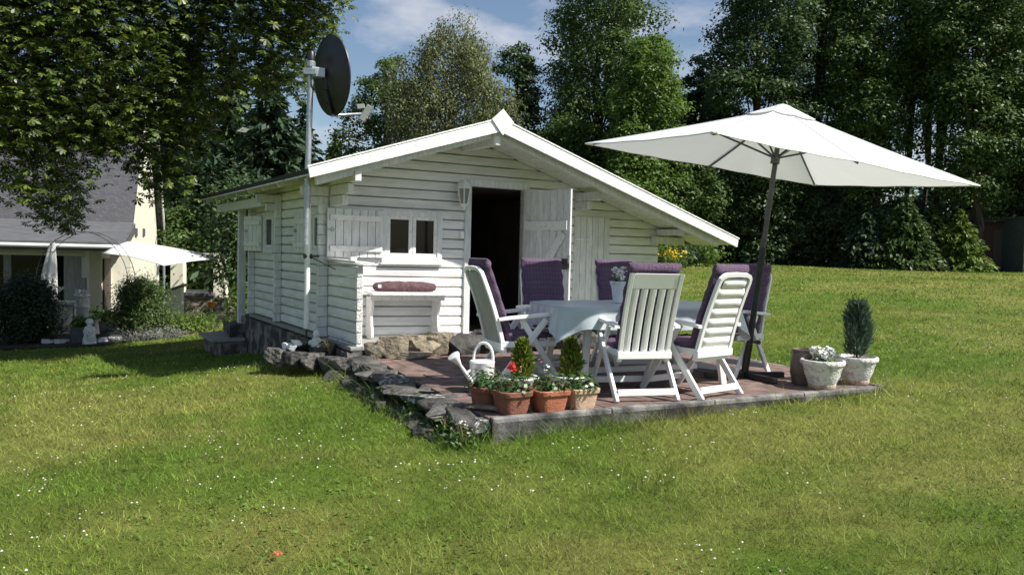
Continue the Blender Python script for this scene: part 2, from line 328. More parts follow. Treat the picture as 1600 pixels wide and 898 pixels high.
def build_ground():
    nx, ny = 300, 300
    a = np.linspace(-1, 1, nx); xs = 12*np.sinh(a*4.3)/np.sinh(1.3); xs = np.clip(xs, -420, 420)
    b = np.linspace(-.62, 1, ny); ys = 9+12*np.sinh(b*4.3)/np.sinh(1.3)
    X, Y = np.meshgrid(xs, ys); x = X.ravel(); y = Y.ravel(); z = gz(x, y)
    ins = inpoly(x, y, [(.3, 5.95), (3.1, 7.4), (2.7, 8.4), (1.9, 10.3), (-1.1, 8.4)]); z[ins] = np.minimum(z[ins], -.12)
    me = bpy.data.meshes.new('lawn'); idx = np.arange(nx*ny).reshape(ny, nx)
    q = np.stack([idx[:-1, :-1], idx[:-1, 1:], idx[1:, 1:], idx[1:, :-1]], -1).reshape(-1, 4)
    me.vertices.add(nx*ny); me.vertices.foreach_set('co', np.stack([x, y, z], -1).astype(np.float32).ravel())
    me.loops.add(q.size); me.loops.foreach_set('vertex_index', q.ravel().astype(np.int32))
    me.polygons.add(len(q)); me.polygons.foreach_set('loop_start', np.arange(0, q.size, 4, dtype=np.int32)); me.polygons.foreach_set('use_smooth', np.ones(len(q), bool))
    me.update(); me.validate()
    c = lawncol(x, y)*.62; at_ = me.color_attributes.new('Col', 'FLOAT_COLOR', 'POINT'); at_.data.foreach_set('color', np.hstack([c, np.ones((len(c), 1))]).astype(np.float32).ravel())
    me.materials.append(M['ground']); o = bpy.data.objects.new('lawn', me); COL.objects.link(o); tag(o, kind='structure', label='mown lawn rising to the trees on the right and falling to the yellow house', cat='lawn')
build_ground()
NOGRASS = [TERR, [tuple(sw(-.02, -1.3)[:2]), tuple(sw(5.1, -1.3)[:2]), tuple(sw(5.1, 3.7)[:2]), tuple(sw(-.02, 3.7)[:2])], [(-.22, 5.5), (-.05, 5.6), (-1.3, 8.4), (-1.68, 8.4)]]
def grass():
    parts = []; cols = []
    # (distance band, blades per square metre, height, width)
    for d0, d1, den, h, w in ((2.6, 4.5, 5200, .036, .0034), (4.5, 7, 3400, .036, .0045), (7, 11, 1700, .036, .0068), (11, 18, 620, .036, .012), (18, 30, 190, .038, .024), (30, 41, 75, .04, .04)):
        half = R(37); n = int(den*half*(d1*d1-d0*d0)*1.0)
        r = np.sqrt(RNG.random(n)*(d1*d1-d0*d0)+d0*d0); a = (RNG.random(n)*2-1)*half
        x = r*np.sin(a); y = r*np.cos(a); k = np.ones(n, bool)
        for p in NOGRASS: k &= ~inpoly(x, y, p)
        x = x[k]; y = y[k]; n = len(x); z = gz(x, y)-.004
        tall = np.ones(n)
        # longer unmown fringe along the stones, the kerb and the plinth
        for (ax, ay), (bx, by) in (((-.3, 5.4), (-1.9, 8.5)), ((-1.9, 8.5), (-2.9, 9.1)), ((-.1, 5.45), (3.5, 7.25)), ((3.5, 7.3), (3.0, 8.6))):
            t = np.clip(((x-ax)*(bx-ax)+(y-ay)*(by-ay))/((bx-ax)**2+(by-ay)**2), 0, 1); dd = np.hypot(x-ax-t*(bx-ax), y-ay-t*(by-ay))
            tall = np.maximum(tall, 1+3.6*np.clip(1-dd/.24, 0, 1)*RNG.random(n)**1.6)
        tf = vnoise(x, y, 7, 11)*.6+vnoise(x, y, 16, 12)*.4; hh = h*tall*(.5+.9*RNG.random(n))*(.75+.6*vnoise(x, y, 1.1, 9))*(.4+1.25*tf); ww = w*(.6+.8*RNG.random(n))
        ang = RNG.random(n)*2*PI; lean = RNG.random(n)**.7*1.7*hh; la = RNG.random(n)*2*PI
        dx = np.cos(ang)*ww/2; dy = np.sin(ang)*ww/2
        v = np.empty((n, 3, 3)); v[:, 0] = np.stack([x-dx, y-dy, z], -1); v[:, 1] = np.stack([x+dx, y+dy, z], -1); v[:, 2] = np.stack([x+np.cos(la)*lean, y+np.sin(la)*lean, z+hh], -1)
        c = lawncol(x, y)*((.45+1.1*RNG.random(n)**1.3)*(.68+.66*vnoise(x, y, 5, 14)))[:, None]
        dry = RNG.random(n) < .07; c[dry] = np.array([.23, .19, .085])*(.7+.6*RNG.random(dry.sum()))[:, None]
        parts.append(v); cols.append(c)
    o = np_mesh('grass', np.concatenate(parts), 3, 'grass_blade', col=np.concatenate(cols)); tag(o, 'short mown grass with drier yellowish patches', 'grass', kind='stuff')
    # broad leaved clover and weeds between the blades
    n = 20000; r = 2.8+10*RNG.random(n)**.8; a = (RNG.random(n)*2-1)*R(36); x = r*np.sin(a); y = r*np.cos(a)
    k = .5*vnoise(x, y, 1.2, 31)+.5*vnoise(x, y, 3.5, 32) > .56
    for p in NOGRASS: k &= ~inpoly(x, y, p)
    x = x[k]; y = y[k]; n = len(x); z = gz(x, y)+.008+.022*RNG.random(n); c = np.array([.11, .20, .035])*(.6+.9*RNG.random(n))[:, None]
    tag(np_mesh('clover_leaves', cards(np.stack([x, y, z], -1), .018, up=.8, asp=.9, seed=33), 4, 'grass_blade', col=c), 'darker clover leaves and weeds among the grass', 'clover', kind='stuff')
    # clover heads
    n = 4200; r = 3.2+22*RNG.random(n)**1.2; a = (RNG.random(n)*2-1)*R(36); x = r*np.sin(a); y = r*np.cos(a)
    k = vnoise(x, y, .45, 21)*.4+vnoise(x, y, 2.2, 22)*.6 > .58
    for p in NOGRASS: k &= ~inpoly(x, y, p)
    x = x[k]; y = y[k]; n = len(x); z = gz(x, y)+.03; s = .0025+.0055*RNG.random(n)**1.5+.0003*np.hypot(x, y)
    oct_ = np.array([[1, 0, 0], [0, 1, 0], [-1, 0, 0], [0, -1, 0], [0, 0, .8], [0, 0, -.8]]); tri = [(0, 1, 4), (1, 2, 4), (2, 3, 4), (3, 0, 4), (1, 0, 5), (2, 1, 5), (3, 2, 5), (0, 3, 5)]
    P = np.stack([x, y, z], -1)[:, None, :]+oct_[None]*s[:, None, None]
    tag(np_mesh('clover_flowers', P[:, tri].reshape(-1, 3, 3), 3, 'clover_white'), 'tiny white clover heads scattered in the lawn', 'flowers', kind='stuff')

# ------------------------------------------------------------------ foliage helpers
def cards(P, size, up=.35, asp=.5, seed=0, outward=None, droop=0):
    """rhombic leaf quads at points P"""
    g = np.random.default_rng(seed); n = len(P); nr = g.normal(size=(n, 3)); nr[:, 2] = np.abs(nr[:, 2])+up*2
    if outward is not None: nr += outward*1.2
    nr /= np.linalg.norm(nr, axis=1)[:, None]
    t = g.normal(size=(n, 3)); t[:, 2] -= droop; t -= nr*(t*nr).sum(1)[:, None]; t /= np.linalg.norm(t, axis=1)[:, None]+1e-9
    b = np.cross(nr, t); s = (size*(.6+.8*g.random(n)))[:, None]
    return np.stack([P-t*s*.5, P+b*s*asp*.5+t*s*.05, P+t*s*.5-nr*s*.12, P-b*s*asp*.5+t*s*.05], 1)
def clumpcloud(blobs, nclump, per, csize, seed, flat=.75, shell=.55):
    """points grouped in leaf clumps spread through ellipsoids (x,y,z,rx,ry,rz)"""
    g = np.random.default_rng(seed); vol = np.array([(b[3]*b[4]*b[5])**.75 for b in blobs]); vol = vol/vol.sum(); P = []; O = []
    for bi, b in enumerate(blobs):
        m = max(3, int(nclump*vol[bi])); d = g.normal(size=(m, 3)); d /= np.linalg.norm(d, axis=1)[:, None]
        r = (shell+(1-shell)*g.random(m))*(.8+.35*g.random(m)); c = np.array(b[:3])+d*r[:, None]*np.array(b[3:6])
        k = per*(.5+g.random(m)); sz = csize*(.6+.8*g.random(m))
        for i in range(m):
            q = g.normal(size=(int(k[i]), 3))*sz[i]*.5; q[:, 2] *= flat; P.append(c[i]+q); O.append(np.repeat(d[i][None], int(k[i]), 0))
    return np.concatenate(P), np.concatenate(O)
def boughs(hw, top, low, nb, per, seed, shape, rb, flat=.62):
    g = np.random.default_rng(seed); P = []; O = []; C = []; tries = 0
    while len(C) < nb and tries < nb*30:
        tries += 1; t = g.random()**.9
        f = {'oval': math.sin(PI*(.20+.74*t))**.75, 'cone': 1-.8*t, 'high': math.sin(PI*(.10+.80*t))**.6}[shape]
        a = g.random()*2*PI; r = hw*f*(.35+.62*g.random()**.6)*(1+.22*math.sin(2*a+seed)+.15*math.sin(3*a+t*6)); z = top*(low+(1-low)*t*.97)
        c = np.array([r*math.cos(a)*.86, r*math.sin(a)*.86, z]); q = rb*(.6+.8*g.random())*(1.1-.35*t)
        if any(((c-c2)**2*np.array([1, 1, 2.2])).sum() < (.58*(q+q2))**2 for c2, q2 in C): continue
        C.append((c, q))
    for c, q in C:
        m = int(per*(q/rb)**2*(.7+.6*g.random())); d = g.normal(size=(m, 3)); d[:, 2] = np.where(g.random(m) < .5, np.abs(d[:, 2]), d[:, 2]); d /= np.linalg.norm(d, axis=1)[:, None]
        l = q*(.45+.55*g.random(m)**.6)*(1+.30*np.sin(d[:, 0]*5+c[2]*3)*np.sin(d[:, 1]*5+c[0])+.18*g.normal(size=m)); p = d*l[:, None]; p[:, 2] *= flat; p[:, 2] -= .12*(p[:, 0]**2+p[:, 1]**2)/q
        P.append(c+p); O.append(d)
    return np.concatenate(P), np.concatenate(O), C
def limbs(mb, base, top, r, targets, n=8, seed=0):
    g = random.Random(seed); base = Vector(base); top = Vector(top)
    pts = [base.lerp(top, t)+Vector((g.uniform(-1, 1), g.uniform(-1, 1), 0))*(.02*(top-base).length*(t > 0)) for t in (0, .15, .35, .6, .8, 1)]
    mb.tube(pts, [r*1.35, r*1.05, r*.9, r*.65, r*.4, r*.12], n)
    for tg in targets:
        tg = Vector(tg); h = min(max((tg.z-base.z)*.55/(top.z-base.z+1e-6), .12), .9); st = base.lerp(top, h)
        mid = st.lerp(tg, .5)+Vector((g.uniform(-.2, .2), g.uniform(-.2, .2), g.uniform(0, .1)*(tg-st).length)); rr = r*.35*(1-h*.5)
        mb.tube([st, mid, tg], [rr, rr*.6, rr*.15], 6, cap=False)
def broadleaf(name, label, cat, base, top_z, blobs, nclump, per, csize, leaf, lsize, tr, seed, group=None, bark='bark', flat=.75, droop=0, up=.35, parent_only=False):
    """blobs in metres relative to the base"""
    root = empty(name, base, 0, label, cat, group)
    P, O = clumpcloud(blobs, nclump, per, csize, seed, flat)
    np_mesh('crown', cards(P, lsize, seed=seed+1, outward=O, droop=droop, up=up), 4, leaf, root)
    mb = MB(); g = random.Random(seed); tg = [Vector(b[:3])+Vector((g.uniform(-.6, .6)*b[3], g.uniform(-.6, .6)*b[4], g.uniform(-.3, .5)*b[5])) for b in blobs for _ in range(3)]
    limbs(mb, (0, 0, -.3), (0, 0, top_z), tr, tg, seed=seed); mb.build('trunk', bark, root, smooth=True)
    return root
def spruce(name, label, base, h, rad, leaf, seed, group=None, dens=1.0, low=.04, card=.3, cat='conifer'):
    root = empty(name, base, 0, label, cat, group); g = np.random.default_rng(seed); P = []; T = []
    zz = low*h; k = 0; wood = MB(); wood.tube([(0, 0, -.2), (0, 0, h*.5), (0, 0, h*.98)], [.022*h, .013*h, .003*h], 7)
    while zz < h*.985:
        f = 1-zz/h; Lb = rad*(f**.85)*(.8+.35*g.random()); nb = max(4, int(9*f**.5*dens+3))
        for i in range(nb):
            a = 2*PI*(i+.6*g.random())/nb+k*.9; l = Lb*(.7+.45*g.random()); m = max(5, int(l/(card*.30)*dens*2.2))
            t = g.random(m)**.7; drop = -.30*l*t**1.4+.12*l*t**3+g.normal(size=m)*.05*l; side = g.normal(size=m)*.14*l*(1.15-t*.7)
            P.append(np.stack([np.cos(a)*l*t-np.sin(a)*side, np.sin(a)*l*t+np.cos(a)*side, zz+drop], -1)); T.append(np.repeat(np.array([[np.cos(a), np.sin(a), -.45]]), m, 0))
            if h > 3: wood.tube([(0, 0, zz), (math.cos(a)*l*.5, math.sin(a)*l*.5, zz-.1*l), (math.cos(a)*l*.9, math.sin(a)*l*.9, zz-.2*l)], [.006*h*f+.004, .004*h*f+.003, .003], 4, cap=False)
        zz += max(.028*h, .1)*(.8+.4*g.random()); k += 1
    P = np.concatenate(P); T = np.concatenate(T); n = len(P); T = T+g.normal(size=(n, 3))*.45; T /= np.linalg.norm(T, axis=1)[:, None]
    nr = g.normal(size=(n, 3))*.6+np.array([0, 0, 1.]); nr -= T*(nr*T).sum(1)[:, None]; nr /= np.linalg.norm(nr, axis=1)[:, None]; b = np.cross(nr, T); s = (card*(.6+.8*g.random(n)))[:, None]
    V = np.stack([P-T*s*.5, P+b*s*.2, P+T*s*.6, P-b*s*.2], 1)
    np_mesh('crown', V, 4, leaf, root); wood.build('trunk', 'bark', root, smooth=True); return root
def shrub(name, label, cat, base, blobs, n, leaf, lsize, seed, group=None, asp=.5, up=.3, stems=True):
    root = empty(name, base, 0, label, cat, group); P, O = clumpcloud(blobs, max(8, n//25), 25, lsize*3.2, seed, .8, .35)
    P[:, 2] = np.maximum(P[:, 2], .02)
    np_mesh('foliage', cards(P, lsize, seed=seed, outward=O, asp=asp, up=up), 4, leaf, root)
    if stems:
        mb = MB(); g = random.Random(seed)
        for b in blobs:
            for _ in range(3):
                mb.tube([(b[0]*.3, b[1]*.3, -.1), (b[0]*.7+g.uniform(-.1, .1)*b[3], b[1]*.7, b[2]*.6), (b[0]+g.uniform(-.4, .4)*b[3], b[1]+g.uniform(-.4, .4)*b[4], b[2]+.3*b[5])], [.03*b[5]+.006, .02*b[5]+.004, .003], 5, cap=False)
        mb.build('stem', 'bark', root, smooth=True)
    return root
def gbase(px, y, py=400):
    p = at(px, py, y); return Vector((p.x, p.y, g1(p.x, p.y)))
def zat(py, y, px=800): return at(px, py, y).z
grass()
#=====PART2
# ------------------------------------------------------------------ the white summer house (local frame: u along the front, v to the back)
SH = empty('summer_house', P0, TH, 'white log summer house with its door standing open and a shuttered window', 'summer house')
APX, APZ, SL, UL, UR, VF, VB = 1.753, 2.73, .323, -.53, 5.77, -.9, 5.33
def zroof(u): return APZ-SL*abs(u-APX)
def sag(u, z):
    return z-.024*min(max(u, 0), 3.4)*(1-min(max((z-.1)/1.4, 0), 1))
def log_rows(mb, lo, hi, z0, z1, opens, axis, c0, thick, e=.119, out=-1, clip=None, dosag=False):
    """stack of logs from lo to hi along u (axis 0) or v (axis 1); outer face at c0; opens = (a, b, za, zb)"""
    z = z0
    while z < z1-.02:
        ze = min(z+e, z1); zm = (z+ze)/2; spans = [(lo, hi)]
        if clip:
            a, b = clip(z); spans = [(max(lo, a), min(hi, b))]
        for (a, b, za, zb) in opens:
            if za < zm < zb:
                ns = []
                for s, t in spans:
                    if a > s: ns.append((s, min(a, t)))
                    if b < t: ns.append((max(b, s), t))
                spans = [q for q in ns if q[1]-q[0] > .02]
        t = thick; prof = [(.024, z+.003), (.0, z+.013), (-.005, zm), (.0, ze-.011), (.024, ze-.003), (t, ze-.003), (t, z+.003)]
        for s, f in spans:
            if f-s < .02: continue
            def ring(q, end):
                r = []
                for o, zz in prof:
                    x = q
                    if clip:
                        a, b = clip(zz); x = max(q, a) if end == 0 else min(q, b)
                    r.append((x, c0+o*(-out), sag(x, zz) if dosag else zz) if axis == 0 else (c0+o*(-out), x, zz))
                return r
            A, B = ring(s, 0), ring(f, 1); m = len(prof)
            mb.add(A+B, [tuple(range(m)), tuple(range(2*m-1, m-1, -1))]+[(i, (i+1) % m, m+(i+1) % m, m+i) for i in range(m)])
        z = ze
DOOR = (1.86, 2.66, .1, 2.0); WIN = (.70, 1.41, 1.04, 1.60); STD = (3.5, 4.12, .1, 1.70)
w = MB()
log_rows(w, 0, 5.05, .13, 2.61, [DOOR, WIN, STD], 0, 0, .07, clip=lambda z: (APX-(APZ-.088-z)/SL, APX+(APZ-.088-z)/SL), dosag=True)
w.build('front_wall', 'white_wood', SH, bev=.003)
w = MB(); log_rows(w, .072, 3.6, .13, 2.05, [(.12, .60, 1.10, 1.60), (2.45, 2.93, 1.10, 1.63)], 1, 0, .07); w.build('side_wall', 'white_wood', SH, bev=.003)
w = MB(); log_rows(w, 0, 5.05, .13, 2.6, [], 0, 3.6, .07, out=1, clip=lambda z: (APX-(APZ-.088-z)/SL, APX+(APZ-.088-z)/SL)); w.build('rear_wall', 'white_wood', SH)
w = MB(); log_rows(w, .072, 3.53, .13, 1.56, [], 1, 5.05, .07, out=1); w.build('side_wall', 'white_wood', SH)
# log ends of crossing walls
for vv in (0, 2.02, 3.53):
    w = MB(); z = .13
    while z < (1.62 if vv == 0 else 1.7):
        w.box(-.125 if vv == 0 else -.10, -.006, vv+.002, vv+.072, z+.003, z+.116); z += .119
    w.build('log_ends', 'white_plank', SH, bev=.006)
for z, l in ((1.655, .20), (1.77, .33)):
    for vv in (0, 2.02): w = MB(); w.box(-l-(.02 if vv else 0), -.006, vv+.003, vv+.073, z, z+.105); w.build('corbel', 'white_plank', SH, bev=.006)
for uu in (0.0, 3.5):
    for z, l in ((1.655, .44), (1.775, .62), (1.895, .84)):
        if uu and z < 1.7: continue
        k = 0 if uu == 0 else -.32
        w = MB(); w.box(uu+.002, uu+.075, -(l+k), -.01, z, z+.112); w.build('corbel', 'white_plank', SH, bev=.006)
# wing wall in front of the left corner
w = MB(); log_rows(w, -.93, -.012, .02, 1.0, [], 1, 0, .072); w.build('wing_wall', 'white_wood', SH, bev=.003)
w = MB(); z = .03
while z < .98:
    w.box(.001+.004*math.sin(z*90), .071+.004*math.sin(z*70), -.948, -.9305, z+.004, z+.112)
    z += .119
w.build('wing_wall_end', 'chalk_end', SH, bev=.012)
w = MB(); w.prism([(-.05, -1.02, 1.015), (.17, -1.02, 1.0), (.17, -.04, 1.02), (-.05, -.04, 1.035)], (0, 0, 0), (0, 0, .022)); w.box(.02, .09, -.7, -.62, 1.04, 1.075); w.build('cap_board', 'white_plank', SH, bev=.004)
# roof
def roof_side(s):
    ue = UL if s < 0 else UR; w = MB()
    a, b = (APX, APZ-.012), (ue, zroof(ue)-.012)
    w.prism([(a[0], VF+.012, a[1]), (b[0], VF+.012, b[1]), (b[0], VF+.012, b[1]-.05), (a[0], VF+.012, a[1]-.05)], (0, VF, 0), (0, VB, 0))
    r = w.build('roof', 'felt', SH)
    w = MB(); n = 30
    for i in range(n):      # soffit boards running along v
        u0 = APX+(ue-APX)*(i+.03)/n; u1 = APX+(ue-APX)*(i+.97)/n
        if i == 0: u0 += s*.02
        for va, vb in ((VF+.014, -.001),)+(((.075, VB-.01),) if s < 0 and u1 < .1 else ()):
            w.prism([(u0, va, zroof(u0)-.066), (u1, va, zroof(u1)-.066), (u1, va, zroof(u1)-.084), (u0, va, zroof(u0)-.084)], (0, va, 0), (0, vb, 0))
    w.build('soffit', 'white_plank', r)
    w = MB(); t = .215
    w.prism([(APX+s*.003, VF-.014, APZ), (ue, VF-.014, zroof(ue)), (ue-s*.035, VF-.014, zroof(ue)-t*.62), (APX+s*.003, VF-.014, APZ-t)], (0, 0, 0), (0, .026, 0)) if False else \
        w.prism([(APX+s*.003, VF-.014, APZ), (ue, VF-.014, zroof(ue)), (ue-s*.02, VF-.014, zroof(ue)-(.105 if s < 0 else .115)), (APX+s*.003, VF-.014, APZ-.152)], (0, 0, 0), (0, .026, 0))
    w.build('barge_board', 'white_trim', r, bev=.003)
    w = MB(); w.prism([(APX+s*.003, VF-.022, APZ+.018), (ue+s*.01, VF-.022, zroof(ue)+.018), (ue+s*.01, VF-.022, zroof(ue)+.002), (APX+s*.003, VF-.022, APZ+.002)], (0, 0, 0), (0, .06, 0)); w.build('drip_strip', 'white_trim', r)
    return r
RL, RR = roof_side(-1), roof_side(1)
for s, ue in ((-1, -.42), (1, 5.5)):
    for vv in ((-.80,) if s < 0 else (-.80, .022)):
        w = MB(); w.prism([(APX+s*.04, vv, zroof(APX+s*.04)-.086), (ue, vv, zroof(ue)-.086), (ue-s*.02, vv, zroof(ue)-.20), (APX+s*.04, vv, zroof(APX+s*.04)-.20)], (0, 0, 0), (0, .07, 0)); w.build('rafter', 'white_plank', SH, bev=.005)
for k in range(7):
    w = MB(); vv = .55+k*.75; w.prism([(APX-1.72, vv, zroof(.03)-.086), (-.46, vv, zroof(-.46)-.086), (-.43, vv, zroof(-.43)-.15), (APX-1.72, vv, zroof(.03)-.17)], (0, 0, 0), (0, .06, 0)); w.build('rafter', 'white_plank', SH, bev=.005)
for a in ((APX-.045, APX+.045, VF+.06, -.008, APZ-.30, APZ-.13), (4.9, 5.5, -.09, -.012, 1.345, 1.45), (5.0, 5.12, -.62, -.012, 1.47, 1.56), (-.27, -.17, 2.1, 5.1, 1.72, 1.85)):
    w = MB(); w.box(*a); w.build('purlin', 'white_plank', SH, bev=.006)
w = MB(); c = Vector((APX+.02, VF-.034, APZ-.045)); w.prism([c+Vector((0, 0, .16)), c+Vector((.15, 0, .015)), c+Vector((0, 0, -.15)), c+Vector((-.15, 0, .025))], (0, 0, 0), (0, .02, 0)); w.build('ridge_diamond', 'white_trim', SH, bev=.003)
w = MB(); w.box(-.15, -.04, 3.98, 4.09, -.15, 1.76); w.build('porch_post', 'white_plank', SH, bev=.006)
# added interior lining; its dark brown deepens the shade in the doorway
w = MB(); w.box(.09, 3.42, 3.40, 3.44, .1, 2.03); w.box(.09, .12, .1, 3.4, .1, 1.95); w.box(3.40, 3.43, .1, 3.4, .1, 1.95); w.box(.09, 3.43, .08, 3.44, .06, .11); w.box(.13, 3.40, .09, 3.4, 2.0, 2.04); w.box(1.2, 2.2, 2.4, 3.0, .12, .85); w.build('interior', 'interior_shade', SH)
# front window
def ring(mb, u0, u1, z0, z1, wd, v0, v1, axis=0):
    for a in ((u0, u0+wd, z0, z1), (u1-wd, u1, z0, z1), (u0+wd+.001, u1-wd-.001, z0, z0+wd), (u0+wd+.001, u1-wd-.001, z1-wd, z1)):
        if axis == 0: mb.box(a[0], a[1], v0, v1, a[2], a[3])
        else: mb.box(v0, v1, a[0], a[1], a[2], a[3])
def window(u0, u1, z0, z1, axis, casements):
    fr = MB(); g = 1 if axis == 0 else 1
    ring(fr, u0-.055, u1+.055, z0-.04, z1+.055, .068, -.03, .05, axis)
    if axis == 0: fr.box(u0-.075, u1+.06, -.055, -.002, z0-.062, z0-.043)
    else: fr.box(-.045, -.002, u0-.06, u1+.06, z0-.062, z0-.043)
    f = fr.build('window', 'white_plank', SH, bev=.004)
    n = casements; wd = (u1-u0-.02)/n
    for i in range(n):
        a = u0+.012+i*wd; m = MB(); ring(m, a+.002, a+wd-.003, z0+.03, z1-.008, .045, -.016, .028, axis); c = m.build('casement', 'white_trim', f, bev=.003)
        m = MB(); q = (a+.04, a+wd-.04, z0+.07, z1-.045)
        if axis == 0: m.box(q[0], q[1], .004, .010, q[2], q[3])
        else: m.box(.004, .010, q[0], q[1], q[2], q[3])
        m.build('pane', 'glass_dark', f)
    return f
window(.70, 1.40, 1.05, 1.59, 0, 2); window(.13, .58, 1.12, 1.585, 1, 1); window(2.46, 2.92, 1.12, 1.615, 1, 1)
def shutter(origin, rz, wd, ht, n=7):
    """hinged at its local x = 0, extends along +x, its face at y < 0"""
    m = MB(); bw = wd/n
    for i in range(n): m.box(i*bw+.003, (i+1)*bw-.003, -.012, .010, 0, ht)
    o = m.build('shutter', 'white_plank', SH, bev=.003, loc=origin); o.rotation_euler = (0, 0, rz); o['label'] = 'plank shutter with two battens'
    for zb in (.07, ht-.135): m = MB(); m.box(.03, wd-.02, -.036, -.0135, zb, zb+.065); m.build('batten', 'white_trim', o, bev=.003)
    m = MB(); m.box(.0, .10, -.019, -.0125, ht*.55, ht*.55+.018); m.box(.05, .075, -.022, -.0125, ht*.55-.015, ht*.55+.035); m.build('hinge', 'galv', o)
    return o
shutter((-.045, -.055, 1.065), R(1.5), .70, .565)
shutter((-.03, 1.28, 1.10), R(-90+7), .40, .50, 4).location = (-.035, 1.30, 1.10)
shutter((-.20, 3.38, 1.10), R(-70), .45, .52, 4)
# door, frame, leaf
w = MB(); w.box(1.775, 1.86, -.034, .075, .06, 2.0); w.box(2.66, 2.74, -.030, .075, .06, 2.0); w.box(1.775, 2.74, -.032, .074, 2.002, 2.09); w.build('door_frame', 'white_plank', SH, bev=.004)
w = MB(); w.box(1.862, 2.658, -.05, .08, .06, .1); w.build('threshold', 'rock_tan', SH, bev=.004)
m = MB(); n = 7; wd = .80
for i in range(n): m.box(i*wd/n+.002, (i+1)*wd/n-.002, -.018, .014, 0, 1.9)
DL = m.build('door', 'white_plank', SH, bev=.003, loc=(2.665, -.035, .085)); DL.rotation_euler = (0, 0, math.atan2(-.775, .215)); DL['label'] = 'open plank door with Z bracing'
m = MB(); m.box(.03, .76, -.045, -.0195, 1.38, 1.50); m.box(.03, .76, -.045, -.0195, .32, .44); m.beam((.12, -.033, .5), (.70, -.033, 1.34), .02, .11, (0, 0, 1)); m.build('brace', 'white_trim', DL, bev=.003)
m = MB(); m.box(.63, .78, -.024, -.0185, .88, 1.02); m.tube([(.70, -.02, .96), (.70, -.07, .96), (.60, -.075, .955)], .010, 8); m.tube([(.56, -.07, .93), (.64, -.07, .945)], .02, 8); m.box(.74, .80, -.045, -.02, .9, .955); m.build('handle', 'metal_black', DL, smooth=True)
m = MB(); m.box(.755, .806, -.024, -.0183, .86, 1.06); m.build('lock_plate', 'galv', DL)
m = MB(); n = 6
for i in range(n): m.box(3.5+i*.62/n+.003, 3.5+(i+1)*.62/n-.003, -.022, .03, .1, 1.69)
SD = m.build('store_door', 'white_plank', SH, bev=.003); SD['label'] = 'closed plank door of the lean-to store'
m = MB(); m.box(3.51, 3.80, -.03, -.0225, 1.36, 1.385); m.box(3.51, 3.80, -.03, -.0225, .5, .525); m.build('hinge', 'white_trim', SD)
# deck, plinth, shelf
w = MB()
for i in range(8): w.box(.09, 3.45, -.86+i*.105, -.76+i*.105, .075-.01, .105)
w.build('deck', 'deck', SH, bev=.004)
w = MB(); w.box(-.005, 3.45, -.012, .05, -.05, .125); w.build('sill_board', 'deck', SH)
def rough_box(x0, x1, y0, y1, z0, z1, step, amp, seed):
    g = np.random.default_rng(seed); nx = max(2, int((x1-x0)/step)); ny = max(2, int((y1-y0)/step)); nz_ = max(2, int((z1-z0)/step)); m = MB()
    def pt(i, j, k):
        x = x0+(x1-x0)*i/nx; y = y0+(y1-y0)*j/ny; z = z0+(z1-z0)*k/nz_; h = math.sin(x*17+y*23)*math.sin(z*29+y*9)+.8*math.sin(y*41+x*7+z*13)
        return (x+amp*h*(.6 if nx < 6 else 1), y+amp*math.sin(x*31+z*19), z+.5*amp*math.sin(x*23+y*37))
    for f in (0, 1):
        m.grid([[pt(i, j, f*nz_) for j in range(ny+1)] for i in range(nx+1)]); m.grid([[pt(f*nx, j, k) for j in range(ny+1)] for k in range(nz_+1)]); m.grid([[pt(i, f*ny, k) for i in range(nx+1)] for k in range(nz_+1)])
    return m
rough_box(-.10, .08, -.98, 4.3, -.6, .06, .07, .022, 3).build('stone_plinth', 'plinth', SH, smooth='all')
w = MB(); w.box(-.07, .06, -.97, 3.6, .075, .122); w.build('cement_ledge', 'deck', SH, bev=.01)
def zs(u, z): return sag(u, z)+.02
w = MB(); w.prism([(.42, -.35, zs(.4, .62)), (1.47, -.35, zs(1.45, .62)), (1.47, -.03, zs(1.45, .635)), (.42, -.03, zs(.4, .635))], (0, 0, 0), (0, 0, .026)); SF = w.build('wall_shelf', 'white_trim', SH, bev=.004)
w = MB(); w.prism([(.43, -.24, zs(.4, .555)), (1.40, -.24, zs(1.4, .555)), (1.40, -.24, zs(1.4, .622)), (.43, -.24, zs(.4, .622))], (0, 0, 0), (0, .02, 0)); w.build('apron', 'white_trim', SF)
for uu in (.46, 1.33):
    pr = [(-.215, .60), (-.215, .50), (-.20, .46), (-.175, .38), (-.185, .28), (-.21, .2), (-.215, .13), (-.012, .13), (-.012, .60)]
    w = MB(); w.prism([(uu, a, zs(uu, b)-.01) for a, b in pr], (0, 0, 0), (.028, 0, 0)); w.build('bracket', 'white_trim', SF)
w = MB(); w.box(1.70, 1.76, -.05, -.004, 1.33, 1.42); w.build('light_switch', 'ceramic_white', SH, bev=.008)
# downpipe
w = MB(); w.tube([(-.27, -.06, 1.66), (-.27, -.06, .24)], .032, 14); DPp = w.build('downpipe', 'house_white', SH, smooth=True)
w = MB(); w.tube([(-.27, -.06, .26), (-.275, -.07, .1), (-.29, -.08, -.12)], .012, 8); w.build('outlet', 'metal_black', DPp, smooth=True)
w = MB(); w.tube([(-.31, -.06, 1.07), (-.22, -.06, 1.07)], .03, 10); w.box(-.26, -.13, -.055, -.035, 1.06, 1.08); w.tube([(-.25, -.06, 1.07), (-.02, -.3, .93)], .006, 6); w.build('clamp', 'metal_black', DPp, smooth=True)

